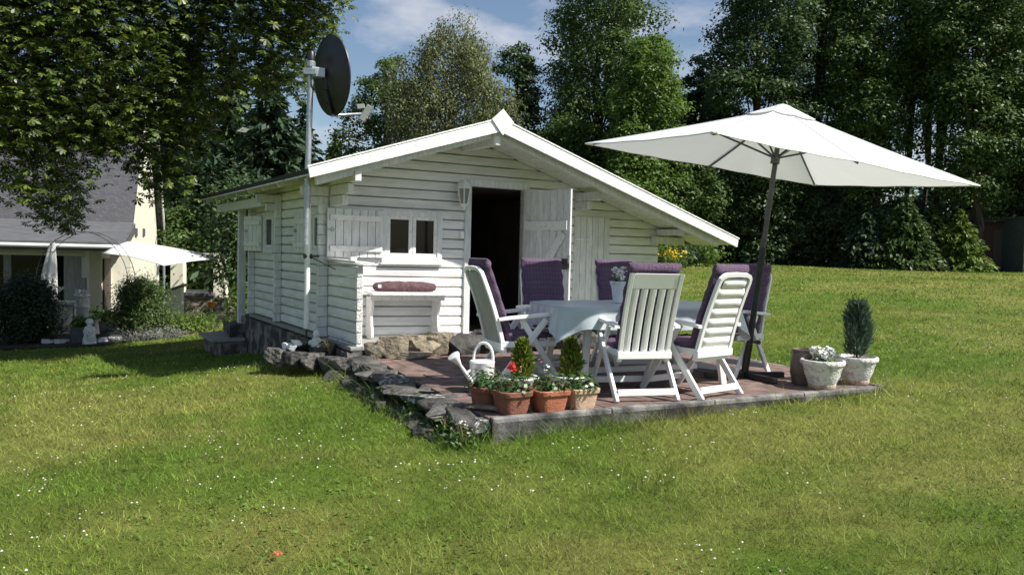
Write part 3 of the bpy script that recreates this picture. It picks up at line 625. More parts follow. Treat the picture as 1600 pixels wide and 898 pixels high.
# lantern on the wall
LN = empty('wall_lantern', sw(1.70, 0), TH, 'white metal lantern on the wall left of the open door', 'lantern')
m = MB(); m.box(-.03, .03, -.02, -.002, 1.86, 2.06); m.tube([(0, -.02, 2.03), (0, -.07, 2.07), (0, -.115, 2.06), (0, -.13, 2.03)], .008, 8); m.build('bracket', 'house_white', LN, smooth=True)
m = MB(); m.lathe([(.02, 2.065), (.03, 2.05), (.05, 2.03), (.095, 1.965), (.092, 1.955)], (0, -.13, 0), 6); m.lathe([(.012, 2.06), (.018, 2.08), (.004, 2.10)], (0, -.13, 0), 8); m.build('cap', 'house_white', LN)
m = MB()
for k in range(6):
    a = 2*PI*k/6; m.beam((.083*math.cos(a), -.13+.083*math.sin(a), 1.955), (.05*math.cos(a), -.13+.05*math.sin(a), 1.76), .010, .010)
m.lathe([(.052, 1.765), (.056, 1.755), (.03, 1.74), (.012, 1.71), (.016, 1.70), (.004, 1.685)], (0, -.13, 0), 6); m.build('frame', 'house_white', LN)
m = MB(); m.lathe([(.075, 1.954), (.044, 1.766)], (0, -.13, 0), 6); m.build('pane', 'lamp_glass', LN)
# bolster on the shelf
m = MB(); P = []
for i in range(33):
    t = i/32; u_ = .49+.84*t; e = min(1, math.sin(PI*min(max(t, .0), 1))**.28) if 0 < t < 1 else .05; rr = .074*e*(1+.035*math.sin(t*34)+.05*math.sin(t*9))
    if abs(t-.5) < .02: rr *= .93
    P.append([(u_, -.14+rr*1.15*math.cos(a), zs(u_, .647)+.064+rr*math.sin(a)) for a in [2*PI*k/18 for k in range(18)]])
m.grid(P, closed=True); BO = m.build('bolster', 'bolster', None, smooth='all', loc=P0); BO.rotation_euler = (0, 0, TH); tag(BO, 'wine red bolster cushion lying on the white wall shelf', 'cushion')
m = MB(); m.box(.53, .57, -.222, -.218, .715, .75); m.build('care_tag', 'house_white', BO)

# satellite dish on its mast
mp_ = sw(-.46, -.62); DS = empty('satellite_dish', mp_, 0, 'black satellite dish on a galvanised mast at the eave', 'satellite dish')
m = MB(); m.tube([(0, 0, 1.2), (.012, 0, 1.9), (.035, 0, 3.14)], .032, 14); m.build('mast', 'galv', DS, smooth=True)
m = MB(); m.lathe([(.042, 3.12), (.043, 3.22), (.03, 3.24)], (.035, 0, 0), 14); m.build('mast_cap', 'metal_black', DS, smooth=True)
dn = Vector((.74, .66, .10)).normalized(); ds = dn.cross(Vector((0, 0, 1))).normalized(); du_ = ds.cross(dn); dc = at(519, 119, mp_.y+.12)-Vector(mp_)
m = MB(); rows = []
for side in (0, 1):
    for i in range(13):
        r_ = (i/12 if side == 0 else 1-i/12); rows.append([tuple(dc+ds*(.39*r_*math.cos(a))+du_*(.425*r_*math.sin(a))+dn*(.075*r_*r_-.075-(.012 if side == 0 else 0)*(1))) for a in [2*PI*k/48 for k in range(48)]])
m.grid(rows, closed=True); m.build('reflector', 'dish', DS, smooth=True)
m = MB(); a0 = dc-dn*.09+du_*.02
m.beam(Vector((.033, 0, a0.z)), a0, .09, .10); m.box(-.035, .10, -.05, .05, a0.z-.035, a0.z+.03); m.tube([(.034, 0, a0.z+.05), (.034, 0, a0.z+.11)], .05, 10); m.build('mount', 'galv', DS, bev=.006)
m = MB(); b0 = dc-du_*.15-dn*.09; b1 = dc-du_*.415-dn*.0
m.beam(dc-dn*.095+du_*.05, b0, .05, .03); m.beam(b0, b1-dn*.05, .05, .03); m.build('rib', 'dish', DS, bev=.005)
lnb = at(571, 178, mp_.y+.26)-Vector(mp_)
m = MB(); m.tube([b1-dn*.05, b1, lnb-dn*.02], .016, 8); m.build('feed_arm', 'galv', DS, smooth=True)
m = MB(); m.beam(lnb-Vector((.04, 0, .075)), lnb+Vector((.055, 0, .085)), .08, .065); m.beam(lnb+Vector((-.09, -.01, .07)), lnb+Vector((-.01, 0, .08)), .05, .05); m.tube([lnb+Vector((-.02, 0, -.05)), lnb+Vector((.02, 0, -.03))], .025, 8); m.build('receiver', 'chair_grey', DS, bev=.005)
m = MB(); m.tube([lnb.lerp(b1, .6), lnb.lerp(b1, .45)+Vector((0, 0, -.06)), lnb.lerp(b1, .25)+Vector((0, 0, -.11)), lnb+Vector((-.01, 0, -.05))], .006, 6); m.tube([b1, b0.lerp(b1, .4)-dn*.05+Vector((0, 0, -.02)), Vector((.05, -.03, a0.z-.15)), Vector((.04, -.03, a0.z))], .007, 6); m.build('cable', 'metal_black', DS, smooth=True)

# ------------------------------------------------------------------ terrace
def clip_poly(sub, clip):
    outp = list(sub)
    for i in range(len(clip)):
        a = clip[i]; b = clip[(i+1) % len(clip)]; inp = outp; outp = []
        side = lambda p: (b[0]-a[0])*(p[1]-a[1])-(b[1]-a[1])*(p[0]-a[0])
        for k in range(len(inp)):
            p, q = inp[k], inp[(k+1) % len(inp)]; sp, sq = side(p), side(q)
            if sp >= 0: outp.append(p)
            if (sp >= 0) != (sq >= 0): t = sp/(sp-sq); outp.append((p[0]+(q[0]-p[0])*t, p[1]+(q[1]-p[1])*t))
        if not outp: break
    return outp
KA, KB = Vector((-.113, 5.504, 0)), Vector((3.464, 7.317, 0)); kd = (KB-KA).normalized(); kn = Vector((-kd.y, kd.x, 0))
m = MB(); m.prism([(x, y, -.30) for x, y in TERR], (0, 0, 0), (0, 0, .272)); tag(m.build('terrace_bed', 'joint', None), kind='structure')
m = MB(); cs = .5; g = random.Random(4)
for i in range(-6, 16):
    for j in range(0, 12):
        q = [KA+kd*(i*cs+.004+(.25 if j % 2 else 0))+kn*(.075+j*cs+.004), KA+kd*((i+1)*cs-.004+(.25 if j % 2 else 0))+kn*(.075+j*cs+.004), KA+kd*((i+1)*cs-.004+(.25 if j % 2 else 0))+kn*(.075+(j+1)*cs-.004), KA+kd*(i*cs+.004+(.25 if j % 2 else 0))+kn*(.075+(j+1)*cs-.004)]
        pl = clip_poly([(p.x, p.y) for p in q], TERR)
        if len(pl) >= 3:
            h = g.uniform(-.004, .004); t1, t2 = g.uniform(-.005, .005), g.uniform(-.005, .005)
            vs = [(x, y, -.028) for x, y in pl]+[(x, y, h+t1*(x-q[0].x)+t2*(y-q[0].y)) for x, y in pl]; n = len(pl)
            m.add(vs, [tuple(range(n-1, -1, -1)), tuple(range(n, 2*n))]+[(a, (a+1) % n, n+(a+1) % n, n+a) for a in range(n)])
tag(m.build('terrace_paving', 'paver', None, bev=.006), 'reddish brown paving slabs of the terrace', 'paving', kind='structure')
# kerb: one mesh, four kerb stones
m = MB(); n = 4
for i in range(n):
    a = KA+kd*(4.01*i/n+.002); b = KA+kd*(4.01*(i+1)/n-.004); z = .008; zb = -.36
    m.prism([(a.x, a.y, zb), (b.x, b.y, zb), (b.x, b.y, z), (a.x, a.y, z)], (0, 0, 0), kn*.07)
tag(m.build('terrace_kerb', 'concrete', None, bev=.012), 'weathered grey concrete kerb along the terrace front', 'kerb', kind='structure')
m = MB(); ra, rb = Vector((3.464+.03, 7.40, 0)), Vector((3.07, 8.47, 0)); rd = (rb-ra).normalized(); rn = Vector((rd.y, -rd.x, 0))
m.prism([(ra.x, ra.y, -.3), (rb.x, rb.y, -.3), (rb.x, rb.y, -.004), (ra.x, ra.y, -.004)], (0, 0, 0), rn*.05); rc = Vector((2.12, 10.55, 0)); m.prism([(rb.x, rb.y+.01, -.3), (rc.x, rc.y, -.3), (rc.x, rc.y, -.004), (rb.x, rb.y+.01, -.004)], (0, 0, 0), rn*.05)
tag(m.build('terrace_edging', 'concrete', None), kind='structure')

# rocks, each a thing
def rock(x, y, z, sx, sy, sz, m, rz, seed, label, group='rough stones edging the terrace', tilt=0):
    import bmesh
    bm = bmesh.new(); bmesh.ops.create_icosphere(bm, subdivisions=4, radius=1); g = np.random.default_rng(seed); pl = g.normal(size=(16, 3)); pl[:, 2] *= .7; pl[0] = (.1, .05, 1); pl[1] = (0, .1, -1); pl /= np.linalg.norm(pl, axis=1)[:, None]; dd = .52+.30*g.random(16); dd[0] = .55
    for v in bm.verts:
        p = np.array(v.co); 
        for k in range(16):
            s = p@pl[k]-dd[k]
            if s > 0: p = p-pl[k]*s*.97
        p = p*(1+.03*math.sin(p[0]*9+seed)*math.sin(p[1]*11)+.025*math.sin(p[2]*17+p[0]*13)); v.co = (p[0]*sx*1.45, p[1]*sy*1.45, p[2]*sz*1.45)
    me = bpy.data.meshes.new('rock'); bm.to_mesh(me); bm.free(); me.materials.append(M[m]); o = bpy.data.objects.new('rock', me); COL.objects.link(o)
    me.polygons.foreach_set('use_smooth', [True]*len(me.polygons)); me.set_sharp_from_angle(angle=R(18))
    o.location = (x, y, z); o.rotation_euler = (tilt, tilt*.6, rz); tag(o, label, 'rock', group); return o
g = random.Random(11); k = 0
# two ragged courses along the left edge
for i in range(13):
    t = (i+.5)/13; px_, py_ = -.22+(-1.60+.22)*t, 5.62+(8.35-5.62)*t
    la = {0: 'dark slab stone nearest the kerb corner in the left terrace edge', 12: 'dark stone at the shed end of the left terrace edge'}.get(i, 'flat dark grey slab stone topping the left terrace edge')
    ma = 'rock_lichen' if i in (3, 4, 7) else ('rock_grey' if i % 2 else 'rock_dark')
    rock(px_-.06+g.uniform(-.05, .05), py_+g.uniform(-.04, .04), -.035-.02*(1-t)+g.uniform(-.012, .018), g.uniform(.15, .22), g.uniform(.11, .15), g.uniform(.04, .058), ma, g.uniform(-.5, .5)-1.0, 100+i, la, tilt=g.uniform(-.15, .15))
    rock(px_-.20+g.uniform(-.04, .04), py_-.08+g.uniform(-.05, .05), -.205+.02*t, g.uniform(.11, .15), g.uniform(.09, .12), g.uniform(.07, .10), 'rock_dark', g.uniform(0, 3), 200+i, 'dark rough stone at the foot of the left terrace edge', tilt=g.uniform(-.2, .2))
    if i % 2: rock(px_+.12, py_+.03, -.035, .13, .1, .045, 'rock_grey', g.uniform(0, 3), 300+i, 'small flat grey stone between the slabs and the paving on the left')
rock(-.20, 5.60, -.075, .11, .07, .075, 'rock_lichen', .4, 41, 'lichen spotted stone block against the left end of the kerb')
rock(-.13, 5.80, .025, .155, .045, .022, 'rock_tan', -.35, 42, 'pale flat stone sliver lying behind the kerb corner')
for i, (x, y, lab) in enumerate(((-.30, 5.40, 'flowering weed with small white heads at the corner of the kerb'), (-.42, 5.62, 'green weed growing against the dark slab stones'), (-.75, 6.35, 'taller green weed in the middle of the left terrace edge'), (-1.05, 6.9, 'broad leaved weed against the foot of the stones'))):
    b = Vector((x, y, g1(x, y))); root = empty('weed', b, 0, lab, 'weed', 'weeds along the terrace stones'); gg = np.random.default_rng(60+i); n = 150; P = gg.normal(size=(n, 3))*np.array([.07, .07, .05])+np.array([0, 0, .06]); P[:, 2] = np.abs(P[:, 2]); np_mesh('leaves', cards(P, .05, up=.1, asp=.35, seed=i), 4, 'leaf_pot', root)
    m = MB(); tips = []
    for k in range(11): a = gg.random()*6.28; l = .04+.07*gg.random(); t_ = (math.cos(a)*l, math.sin(a)*l, .10+.10*gg.random()); tips.append(t_); m.tube([(0, 0, 0), (t_[0]*.5, t_[1]*.5, t_[2]*.6), t_], .0022, 4)
    m.build('stem', 'stalk', root)
    if i == 0: np_mesh('flower', np.concatenate([cards(np.array(t_)+gg.normal(size=(8, 3))*.006, .014, asp=.9, seed=k) for k, t_ in enumerate(tips)]), 4, 'clover_white', root)
# step of stones before the deck
for j, (u_, v_, z_, sx, sy, sz, ma, rz, la) in enumerate((
    (.20, -1.0, .045, .12, .11, .09, 'rock_tan', .2, 'small tan stone beside the end of the wing wall'), (.43, -1.02, .06, .17, .12, .13, 'rock_tan', .1, 'large tan block stone below the wall shelf'),
    (.72, -.93, .12, .16, .10, .07, 'rock_tan', -.2, 'tan stone lying on top of the blocks below the shelf'), (.75, -1.05, .04, .17, .13, .10, 'rock_tan', .3, 'tan grooved block stone right of the large one'),
    (1.02, -.94, .07, .16, .13, .14, 'rock_tan', .5, 'tan stone with its top corner raised to the deck'), (1.28, -1.0, .06, .20, .15, .13, 'rock_dark', 0, 'big dark stone in shade left of the watering can'),
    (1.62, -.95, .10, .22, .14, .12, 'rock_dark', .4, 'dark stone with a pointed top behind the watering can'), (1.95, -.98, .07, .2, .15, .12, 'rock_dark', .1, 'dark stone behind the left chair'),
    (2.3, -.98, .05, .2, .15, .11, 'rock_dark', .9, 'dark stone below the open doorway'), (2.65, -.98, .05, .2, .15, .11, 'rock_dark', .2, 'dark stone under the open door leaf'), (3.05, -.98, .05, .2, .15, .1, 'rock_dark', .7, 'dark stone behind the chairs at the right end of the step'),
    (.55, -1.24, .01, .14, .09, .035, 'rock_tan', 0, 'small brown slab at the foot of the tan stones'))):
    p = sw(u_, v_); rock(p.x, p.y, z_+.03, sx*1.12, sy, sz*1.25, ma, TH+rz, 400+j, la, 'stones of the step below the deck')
# rockery under the downpipe
for j, (px, py, d, sx, sy, sz, ma, la) in enumerate((
    (440, 556, 8.75, .17, .15, .13, 'rock_grey', 'pale grey rock at the left of the rockery under the downpipe'), (462, 560, 8.65, .16, .13, .12, 'rock_dark', 'dark rock in the middle of the rockery'), (490, 562, 8.55, .17, .13, .12, 'rock_grey', 'grey rock at the front of the rockery'),
    (512, 568, 8.45, .15, .13, .12, 'rock_dark', 'dark rock at the right of the rockery'), (535, 572, 8.4, .16, .13, .15, 'rock_grey', 'rock in front of the foot of the wing wall'), (548, 580, 8.25, .12, .1, .12, 'rock_dark', 'dark rock below the wing wall corner'),
    (470, 540, 8.9, .16, .13, .12, 'rock_dark', 'dark rock at the back of the rockery'), (510, 545, 8.75, .18, .14, .12, 'rock_dark', 'dark rock between rockery and plinth'), (449, 540, 8.75, .085, .07, .05, 'white_stone', 'flat white stone on top of the rockery'), (463, 535, 8.75, .06, .05, .045, 'white_stone', 'small white stone on the rockery'), (456, 543, 8.68, .06, .05, .04, 'white_stone', 'white chip of stone lying lowest on the rockery'))):
    p = at(px, py, d); rock(p.x, p.y, max(p.z, g1(p.x, p.y)+.02), sx*.8, sy*.8, sz*.8, ma, j*.7, 500+j, la, 'rockery stones under the downpipe')
p = at(494, 537, 8.75)
m = MB(); m.lathe([(.055, 0), (.062, .03), (.05, .08), (.03, .11), (.038, .14), (.03, .17), (.006, .185)], (0, 0, 0), 16); m.lathe([(.028, .0), (.03, .03), (.01, .05)], (-.06, 0, .02), 10); o = m.build('garden_figure', 'white_stone', None, smooth='all', loc=(p.x, p.y, p.z-.03)); tag(o, 'small white ceramic figure on the rockery under the downpipe', 'figure')
p = at(515, 545, 8.6); m = MB(); g = random.Random(3)
for i in range(22):
    a = g.uniform(0, 2*PI); l = g.uniform(.06, .17); m.tube([(0, 0, -.06), (math.cos(a)*l*.4, math.sin(a)*l*.4, l*.6), (math.cos(a)*l, math.sin(a)*l, l*.8)], [.004, .003, .002], 4)
tag(m.build('withered_plant', 'stalk', None, loc=p), 'withered plant of dry stalks on the rockery', 'plant')
# stone steps by the porch post
m = rough_box(-.5, -.11, 3.5, 4.9, -.75, -.32, .09, .02, 5); ST = m.build('stone_steps', 'plinth', None, smooth='all', loc=P0); ST.rotation_euler = (0, 0, TH); tag(ST, 'dark rough stone steps at the porch on the left side of the summer house', 'steps')
m = MB(); m.box(-.62, -.12, 3.6, 4.7, -.31, -.26); m.build('slab', 'deck', ST, bev=.01)
m = rough_box(-.32, -.11, 3.75, 4.3, -.4, -.06, .08, .02, 6); m.build('upper_step', 'plinth', ST, smooth='all')
#=====PART3
# ------------------------------------------------------------------ chairs (local frame: sitter looks along +y)
CH_GROUP = 'white garden chairs around the table'
def make_chair(kind, label):
    root = empty('garden_chair', (0, 0, 0), 0, label, 'chair', CH_GROUP)
    for s in (-1, 1):
        m = MB(); m.beam((s*.272, .14, .60), (s*.262, -.34, .0), .028, .055, (0, 1, 0)); m.build('leg', 'chair_white', root, bev=.006)
        m = MB(); m.beam((s*.243, -.08, .60), (s*.243, .33, .0), .026, .05, (0, 1, 0)); m.build('leg', 'chair_white', root, bev=.006)
        m = MB(); P = []
        for y, z, w, t in ((-.30, .600, .045, .026), (-.2, .612, .055, .03), (0, .628, .06, .032), (.18, .645, .06, .032), (.27, .648, .05, .026), (.285, .645, .03, .016)):
            P.append([(s*.262-w/2, y, z-t/2), (s*.262+w/2, y, z-t/2), (s*.262+w/2, y, z+t/2), (s*.262-w/2, y, z+t/2)])
        m.grid(P, closed=True); m.add([P[0][i] for i in range(4)], [(0, 1, 2, 3)]); m.add([P[-1][i] for i in range(4)], [(3, 2, 1, 0)]); m.build('armrest', 'chair_white', root, bev=.006)
    for y, z in ((-.312, .075), (.30, .085)):
        m = MB(); m.beam((-.25, y, z), (.25, y, z), .022, .055); m.build('stretcher', 'chair_white', root, bev=.005)
    m = MB()
    for i in range(6): m.box(-.225, .225, -.20+i*.075, -.135+i*.075, .385+.008*i, .40+.008*i)
    m.box(-.235, -.215, -.24, .26, .36, .41); m.box(.215, .235, -.24, .26, .36, .41); m.box(-.235, .235, -.262, -.235, .335, .395); m.build('seat', 'chair_white', root, bev=.005)
    # back: curve in the (y, z) plane
    def bp(t):  # 0 bottom .. 1 top
        return (-.215-.235*t+.02*math.sin(PI*t), .31+.72*t)
    wt = (.21, .212)
    if kind == 'vertical':
        m = MB()
        for s in (-1, 1):
            P = []
            for i in range(9):
                y, z = bp(i/8); x = s*(.205+.004*i/8); P.append([(x-.019, y-.014, z), (x+.019, y-.014, z), (x+.019, y+.016, z), (x-.019, y+.016, z)])
            m.grid(P, closed=True); m.add(P[0], [(0, 1, 2, 3)]); m.add(P[-1], [(3, 2, 1, 0)])
        for a, b in ((.83, 1.0), (.03, .10)):
            (y0, z0), (y1, z1) = bp(a), bp(b); m.prism([(-.187, y0-.01, z0), (.187, y0-.01, z0), (.187, y1-.01, z1), (-.187, y1-.01, z1)], (0, 0, 0), (0, .02, 0))
        m.build('backrest', 'chair_white', root, bev=.005)
        for k in range(5):
            x = -.15+k*.075; m = MB(); P = []
            for i in range(8):
                y, z = bp(.101+.728*i/7); P.append([(x-.029, y+.004, z), (x-.012, y-.014, z), (x+.012, y-.014, z), (x+.029, y+.004, z), (x+.029, y+.010, z), (x-.029, y+.010, z)])
            m.grid(P, closed=True); m.build('slat', 'chair_white', root)
    else:
        m = MB(); path = []
        for i in range(15): y, z = bp(i/14*.90); path.append((-.212+.012*(i/14), y, z))
        for k in range(9):
            a = PI-PI*k/8; y, z = bp(.90+.10*math.sin(a)**.8 if 0 < k < 8 else .90); path.append((.2*(math.copysign(abs(math.cos(a))**.45, math.cos(a))), y, z))
        for i in range(14, -1, -1): y, z = bp(i/14*.90); path.append((.212-.012*(i/14), y, z))
        P = []; n = len(path)
        for i, p in enumerate(path):
            p = Vector(p); d = (Vector(path[min(i+1, n-1)])-Vector(path[max(i-1, 0)])).normalized(); nn = Vector((0, 1, .3)).normalized(); nn = (nn-d*nn.dot(d)).normalized(); b = d.cross(nn)
            P.append([p-b*.017-nn*.016, p+b*.017-nn*.016, p+b*.017+nn*.016, p-b*.017+nn*.016])
        m.grid(P, closed=True); y, z = bp(.02); m.box(-.20, .20, y-.012, y+.012, z-.02, z+.02); m.build('backrest', 'chair_white', root, bev=.005)
        if kind == 'horizontal':
            for k in range(8):
                a, b = .05+k*.113, .05+k*.113+.110; (y0, z0), (y1, z1) = bp(a), bp(b); hw = .176 if k < 7 else .15
                m = MB(); m.grid([[(x, y0+.003*(1-(x/hw)**2)-.006, z0-.004*(1-(x/hw)**2)) for x in (-hw, -hw*.6, 0, hw*.6, hw)], [(x, (y0+y1)/2-.009, (z0+z1)/2) for x in (-hw, -hw*.6, 0, hw*.6, hw)], [(x, y1-.002, z1) for x in (-hw, -hw*.6, 0, hw*.6, hw)]])
                m.build('slat', 'chair_white', root, smooth=True, solid=.008)
        else:
            m = MB(); m.grid([[(x*(1 if i < 10 else .93), bp(.03+.93*i/11)[0]+.004-.02*(1-(x/.19)**2), bp(.03+.93*i/11)[1]) for x in (-.19, -.12, -.06, 0, .06, .12, .19)] for i in range(12)])
            m.build('panel', 'chair_grey', root, smooth=True, solid=.006)
    return root
def make_cushion(label, seed=0):
    """one folded pad: seat, back and the roll that stands over the back"""
    pth = [(.24, .445), (.1, .437), (-.05, .428), (-.15, .425), (-.165, .445), (-.185, .50), (-.225, .62), (-.275, .76), (-.33, .91), (-.372, 1.02), (-.40, 1.105)]
    pts = []
    for i in range(len(pth)-1):
        for k in range(5): t = k/5; pts.append((pth[i][0]*(1-t)+pth[i+1][0]*t, pth[i][1]*(1-t)+pth[i+1][1]*t))
    pts.append(pth[-1]); n = len(pts); P = []; N = 26
    for i, (y, z) in enumerate(pts):
        a = pts[max(i-1, 0)]; b = pts[min(i+1, n-1)]; d = Vector((0, b[0]-a[0], b[1]-a[1])).normalized(); nn = Vector((0, d.z, -d.y))
        e = min(1, (min(i, n-1-i)/2.2+.12))**.5; row = []; t = i/(n-1); q = .85+.15*abs(math.sin(i*.62+seed)); th_ = .036*e*q*(1.25 if t > .93 else 1)
        for k in range(N):
            an = 2*PI*k/N; ca, sa = math.cos(an), math.sin(an); x = math.copysign(abs(ca)**.30, ca)*(.222+.006*math.sin(i*1.25+seed)); h = math.copysign(abs(sa)**.6, sa)*th_*(1-.12*math.cos(x*60))
            row.append(Vector((x, y, z))+nn*(h*-1)*1)
        P.append(row)
    m = MB(); m.grid(P, closed=True); m.add(P[0], [tuple(range(N))]); m.add(P[-1], [tuple(range(N-1, -1, -1))])
    o = m.build('chair_cushion', 'purple', None, smooth='all'); tag(o, label, 'cushion', 'purple cushions on the garden chairs'); return o
def chair(kind, x, y, fx, fy, label, clabel, z=.0):
    rz = math.atan2(fy, fx)-PI/2; c = make_chair(kind, label); c.location = (x, y, z); c.rotation_euler = (0, 0, rz)
    k = make_cushion(clabel, x*3); k.location = (x, y, z+.004); k.rotation_euler = (0, 0, rz); return c
chair('panel', .07, 7.02, .93, .38, 'white chair with a smooth grey back panel at the left table end', 'purple cushion on the chair with the grey back panel at the left')
chair('vertical', 1.02, 6.62, -.25, .97, 'white chair with five vertical back slats standing in front of the table', 'purple cushion of the chair with vertical slats')
chair('horizontal', 1.56, 6.84, -.62, .78, 'white chair with horizontal slats in a rounded back, beside the parasol pole', 'purple cushion of the chair with horizontal slats')
chair('panel', 2.22, 8.02, -.70, -.71, 'white chair at the right end of the table behind the parasol pole', 'purple cushion half hidden behind the parasol pole')
chair('panel', .39, 8.04, .22, -.97, 'white chair behind the table in front of the open door leaf', 'purple cushion on the chair before the open door leaf')
chair('horizontal', 1.23, 8.37, .28, -.96, 'white chair behind the table in front of the closed store door', 'purple cushion seen behind the flower pot on the table')
# ------------------------------------------------------------------ table, cloth, flower pot
TC = Vector((1.15, 7.33, 0)); ta = R(24); A_ = Vector((math.cos(ta), math.sin(ta), 0)); B_ = Vector((-math.sin(ta), math.cos(ta), 0))
TB = empty('garden_table', TC, ta, 'white garden table under the pale blue tablecloth', 'table')
m = MB(); m.lathe([(.01, .715), (.5, .715), (.515, .705), (.5, .69), (.01, .69)], (0, 0, 0), 48, 4.5, sx=1.82, sy=1.0); m.build('tabletop', 'chair_white', TB, smooth=True)
for sx in (-1, 1):
    for sy in (-1, 1): m = MB(); m.beam((sx*.66, sy*.30, .69), (sx*.74, sy*.36, 0), .06, .045, (0, 1, 0)); m.build('leg', 'chair_white', TB, bev=.006)
m = MB(); m.beam((-.7, 0, .12), (.7, 0, .12), .05, .05); m.build('stretcher', 'chair_white', TB, bev=.006)
def cloth():
    m = MB(); rows = []; n = 160; g = random.Random(2)
    def edge(a, s):
        ca, sa = math.cos(a), math.sin(a); q = (abs(ca)**5+abs(sa)**5)**(-1/5); return Vector((ca*q*.945*s, sa*q*.525*s, 0))
    for s in (0.001, .3, .6, .85, .97, 1.0): rows.append([edge(2*PI*k/n, s)+Vector((0, 0, .722+.002*math.sin(k*.7)*s)) for k in range(n)])
    for j in range(1, 9):
        t = j/8; row = []
        for k in range(n):
            a = 2*PI*k/n; ca, sa = math.cos(a), math.sin(a)
            corner = abs(math.sin(2*a*1.0)); corner = max(0, 1-abs(abs(math.atan2(abs(sa)*1.8, abs(ca)))-PI/4*1.05)/.30)
            L_ = .17+.015*math.sin(a*3)+.17*corner**1.3
            fold = (.012+.03*corner)*math.sin(a*27+1.5*math.sin(a*4))+.012*math.sin(a*11+1)
            o = edge(a, 1.0); d = o.normalized(); row.append(o+d*((.02+fold)*t+.06*corner*t)+Vector((0, 0, .722-.012*min(1, t*3)-L_*t)))
        rows.append(row)
    m.grid(rows, closed=True); return m
mt = mat('cloth', (.46, .53, .565), (.54, .60, .63), 3, .35, .15, 14); nt_ = mt.node_tree; b_ = nt_.nodes['Principled BSDF']; b_.inputs['Transmission Weight'].default_value = 0
o = cloth().build('tablecloth', 'cloth', None, smooth='all', loc=TC); o.rotation_euler = (0, 0, ta); tag(o, 'pale blue tablecloth hanging in folds over the garden table', 'tablecloth')
p_ = TC+A_*-.78+B_*-.56; m = MB(); 
for cx in (-.55, -.36): m.box(cx, cx+.022, -.555, -.515, .675, .735)
for i_, cx in enumerate((-.47, .75)):
    m = MB(); m.box(-.012, .012, -.03, .03, .728, .736); m.box(-.012, .012, -.052, -.03, .685, .736)
    o = m.build('table_clip', 'metal_black', None, loc=TC+A_*cx+B_*-.52, bev=.003); o.rotation_euler = (0, 0, ta); tag(o, ('black clip holding the cloth to the table edge near the left front corner', 'black clip on the tablecloth edge between the two front chairs')[i_], 'clip')
def flowerheads(root, name, m_, pts, r, n, seed, parent=None):
    g = np.random.default_rng(seed); P = []
    for p in pts:
        k = max(4, n); q = g.normal(size=(k, 3)); q /= np.linalg.norm(q, axis=1)[:, None]; P.append(np.array(p)+q*r*(.6+.5*g.random((k, 1))))
    P = np.concatenate(P); return np_mesh(name, cards(P, r*.9, seed=seed, asp=.8, up=.4), 4, m_, root)
vp = at(966, 472, 7.33); VS = empty('potted_flower', (vp.x, vp.y, .73), 0, 'white pot with white flowers standing on the tablecloth', 'flower pot')
m = MB(); m.lathe([(.045, 0), (.052, .03), (.066, .13), (.082, .175), (.088, .19), (.08, .195), (.06, .17), (.01, .165)], (0, 0, 0), 24); m.build('pot', 'ceramic_white', VS, smooth=True)
g = random.Random(5); flowerheads(VS, 'flower', 'white_flower', [(g.uniform(-.05, .05), g.uniform(-.05, .05), .25+g.uniform(-.03, .06)) for _ in range(9)], .032, 22, 3)
P = np.random.default_rng(2).normal(size=(90, 3))*np.array([.035, .035, .02])+np.array([0, 0, .20]); np_mesh('leaves', cards(P, .04, seed=4), 4, 'leaf_pot', VS)

# ------------------------------------------------------------------ parasol
PB = Vector((2.29, 7.705, 0)); PC = Vector((2.448, 7.532, 2.04))
def rotm(ax, ay, az): return Matrix.Rotation(az, 3, 'Z') @ Matrix.Rotation(ay, 3, 'Y') @ Matrix.Rotation(ax, 3, 'X')
PR = rotm(R(4.14), R(4.52), R(23.95)); PN = PR @ Vector((0, 0, 1))
PA = empty('parasol', PB, 0, 'large white rectangular parasol leaning over the table on a dark pole', 'parasol')
ctr = PC+PN*.02-PB
pole_top = ctr+PN*.50; dirp = pole_top.normalized()
m = MB(); m.tube([dirp*.02, dirp*1.05], .029, 16); m.build('lower_pole', 'pole_black', PA, smooth=True)
m = MB(); m.tube([dirp*1.02, dirp*1.14], .036, 16); m.tube([dirp*1.14, dirp*1.28], .031, 16); m.build('sleeve', 'pole_black', PA, smooth=True)
m = MB(); m.tube([dirp*1.2, pole_top-PN*.04], .024, 16); m.build('upper_pole', 'pole_grey', PA, smooth=True)
m = MB(); hp = ctr+PN*.05; m.tube([hp-PN*.05, hp+PN*.04], .042, 16); m.build('hub', 'pole_grey', PA, smooth=True)
m = MB(); k = dirp*.36; m.tube([k+Vector((.02, -.02, 0)), k+Vector((.075, -.03, 0))], .012, 8); m.tube([k+Vector((.072, -.05, .0)), k+Vector((.078, -.005, 0))], .022, 8); m.build('crank', 'pole_black', PA, smooth=True); m = MB(); m.tube([dirp*.50, dirp*.56], .034, 14); m.build('collar', 'pole_black', PA, smooth=True)
LL, WW, HH = 3.0, 2.0, .52
def lc(x, y, z): return ctr+PR @ Vector((x, y, z))
rim = []; cn = [(-LL/2, WW/2), (-LL/2, -WW/2), (0, -WW/2), (LL/2, -WW/2), (LL/2, WW/2), (0, WW/2)]
def canopy_pt(k, s, t):
    """s along rim piece k (0..1), t from the apex (0) to the rim (1)"""
    a, b = cn[k], cn[(k+1) % 6]; x = a[0]+(b[0]-a[0])*s; y = a[1]+(b[1]-a[1])*s; cv = 4*s*(1-s)
    z = HH*(1-t)-.012*cv*t*t-.010*math.sin(PI*t) - .02*cv*math.sin(PI*t)+.0035*math.sin(s*19+t*7+k*2)*t*cv; pull = 1-.018*cv*t
    return lc(x*t*pull, y*t*pull, z)
m = MB()
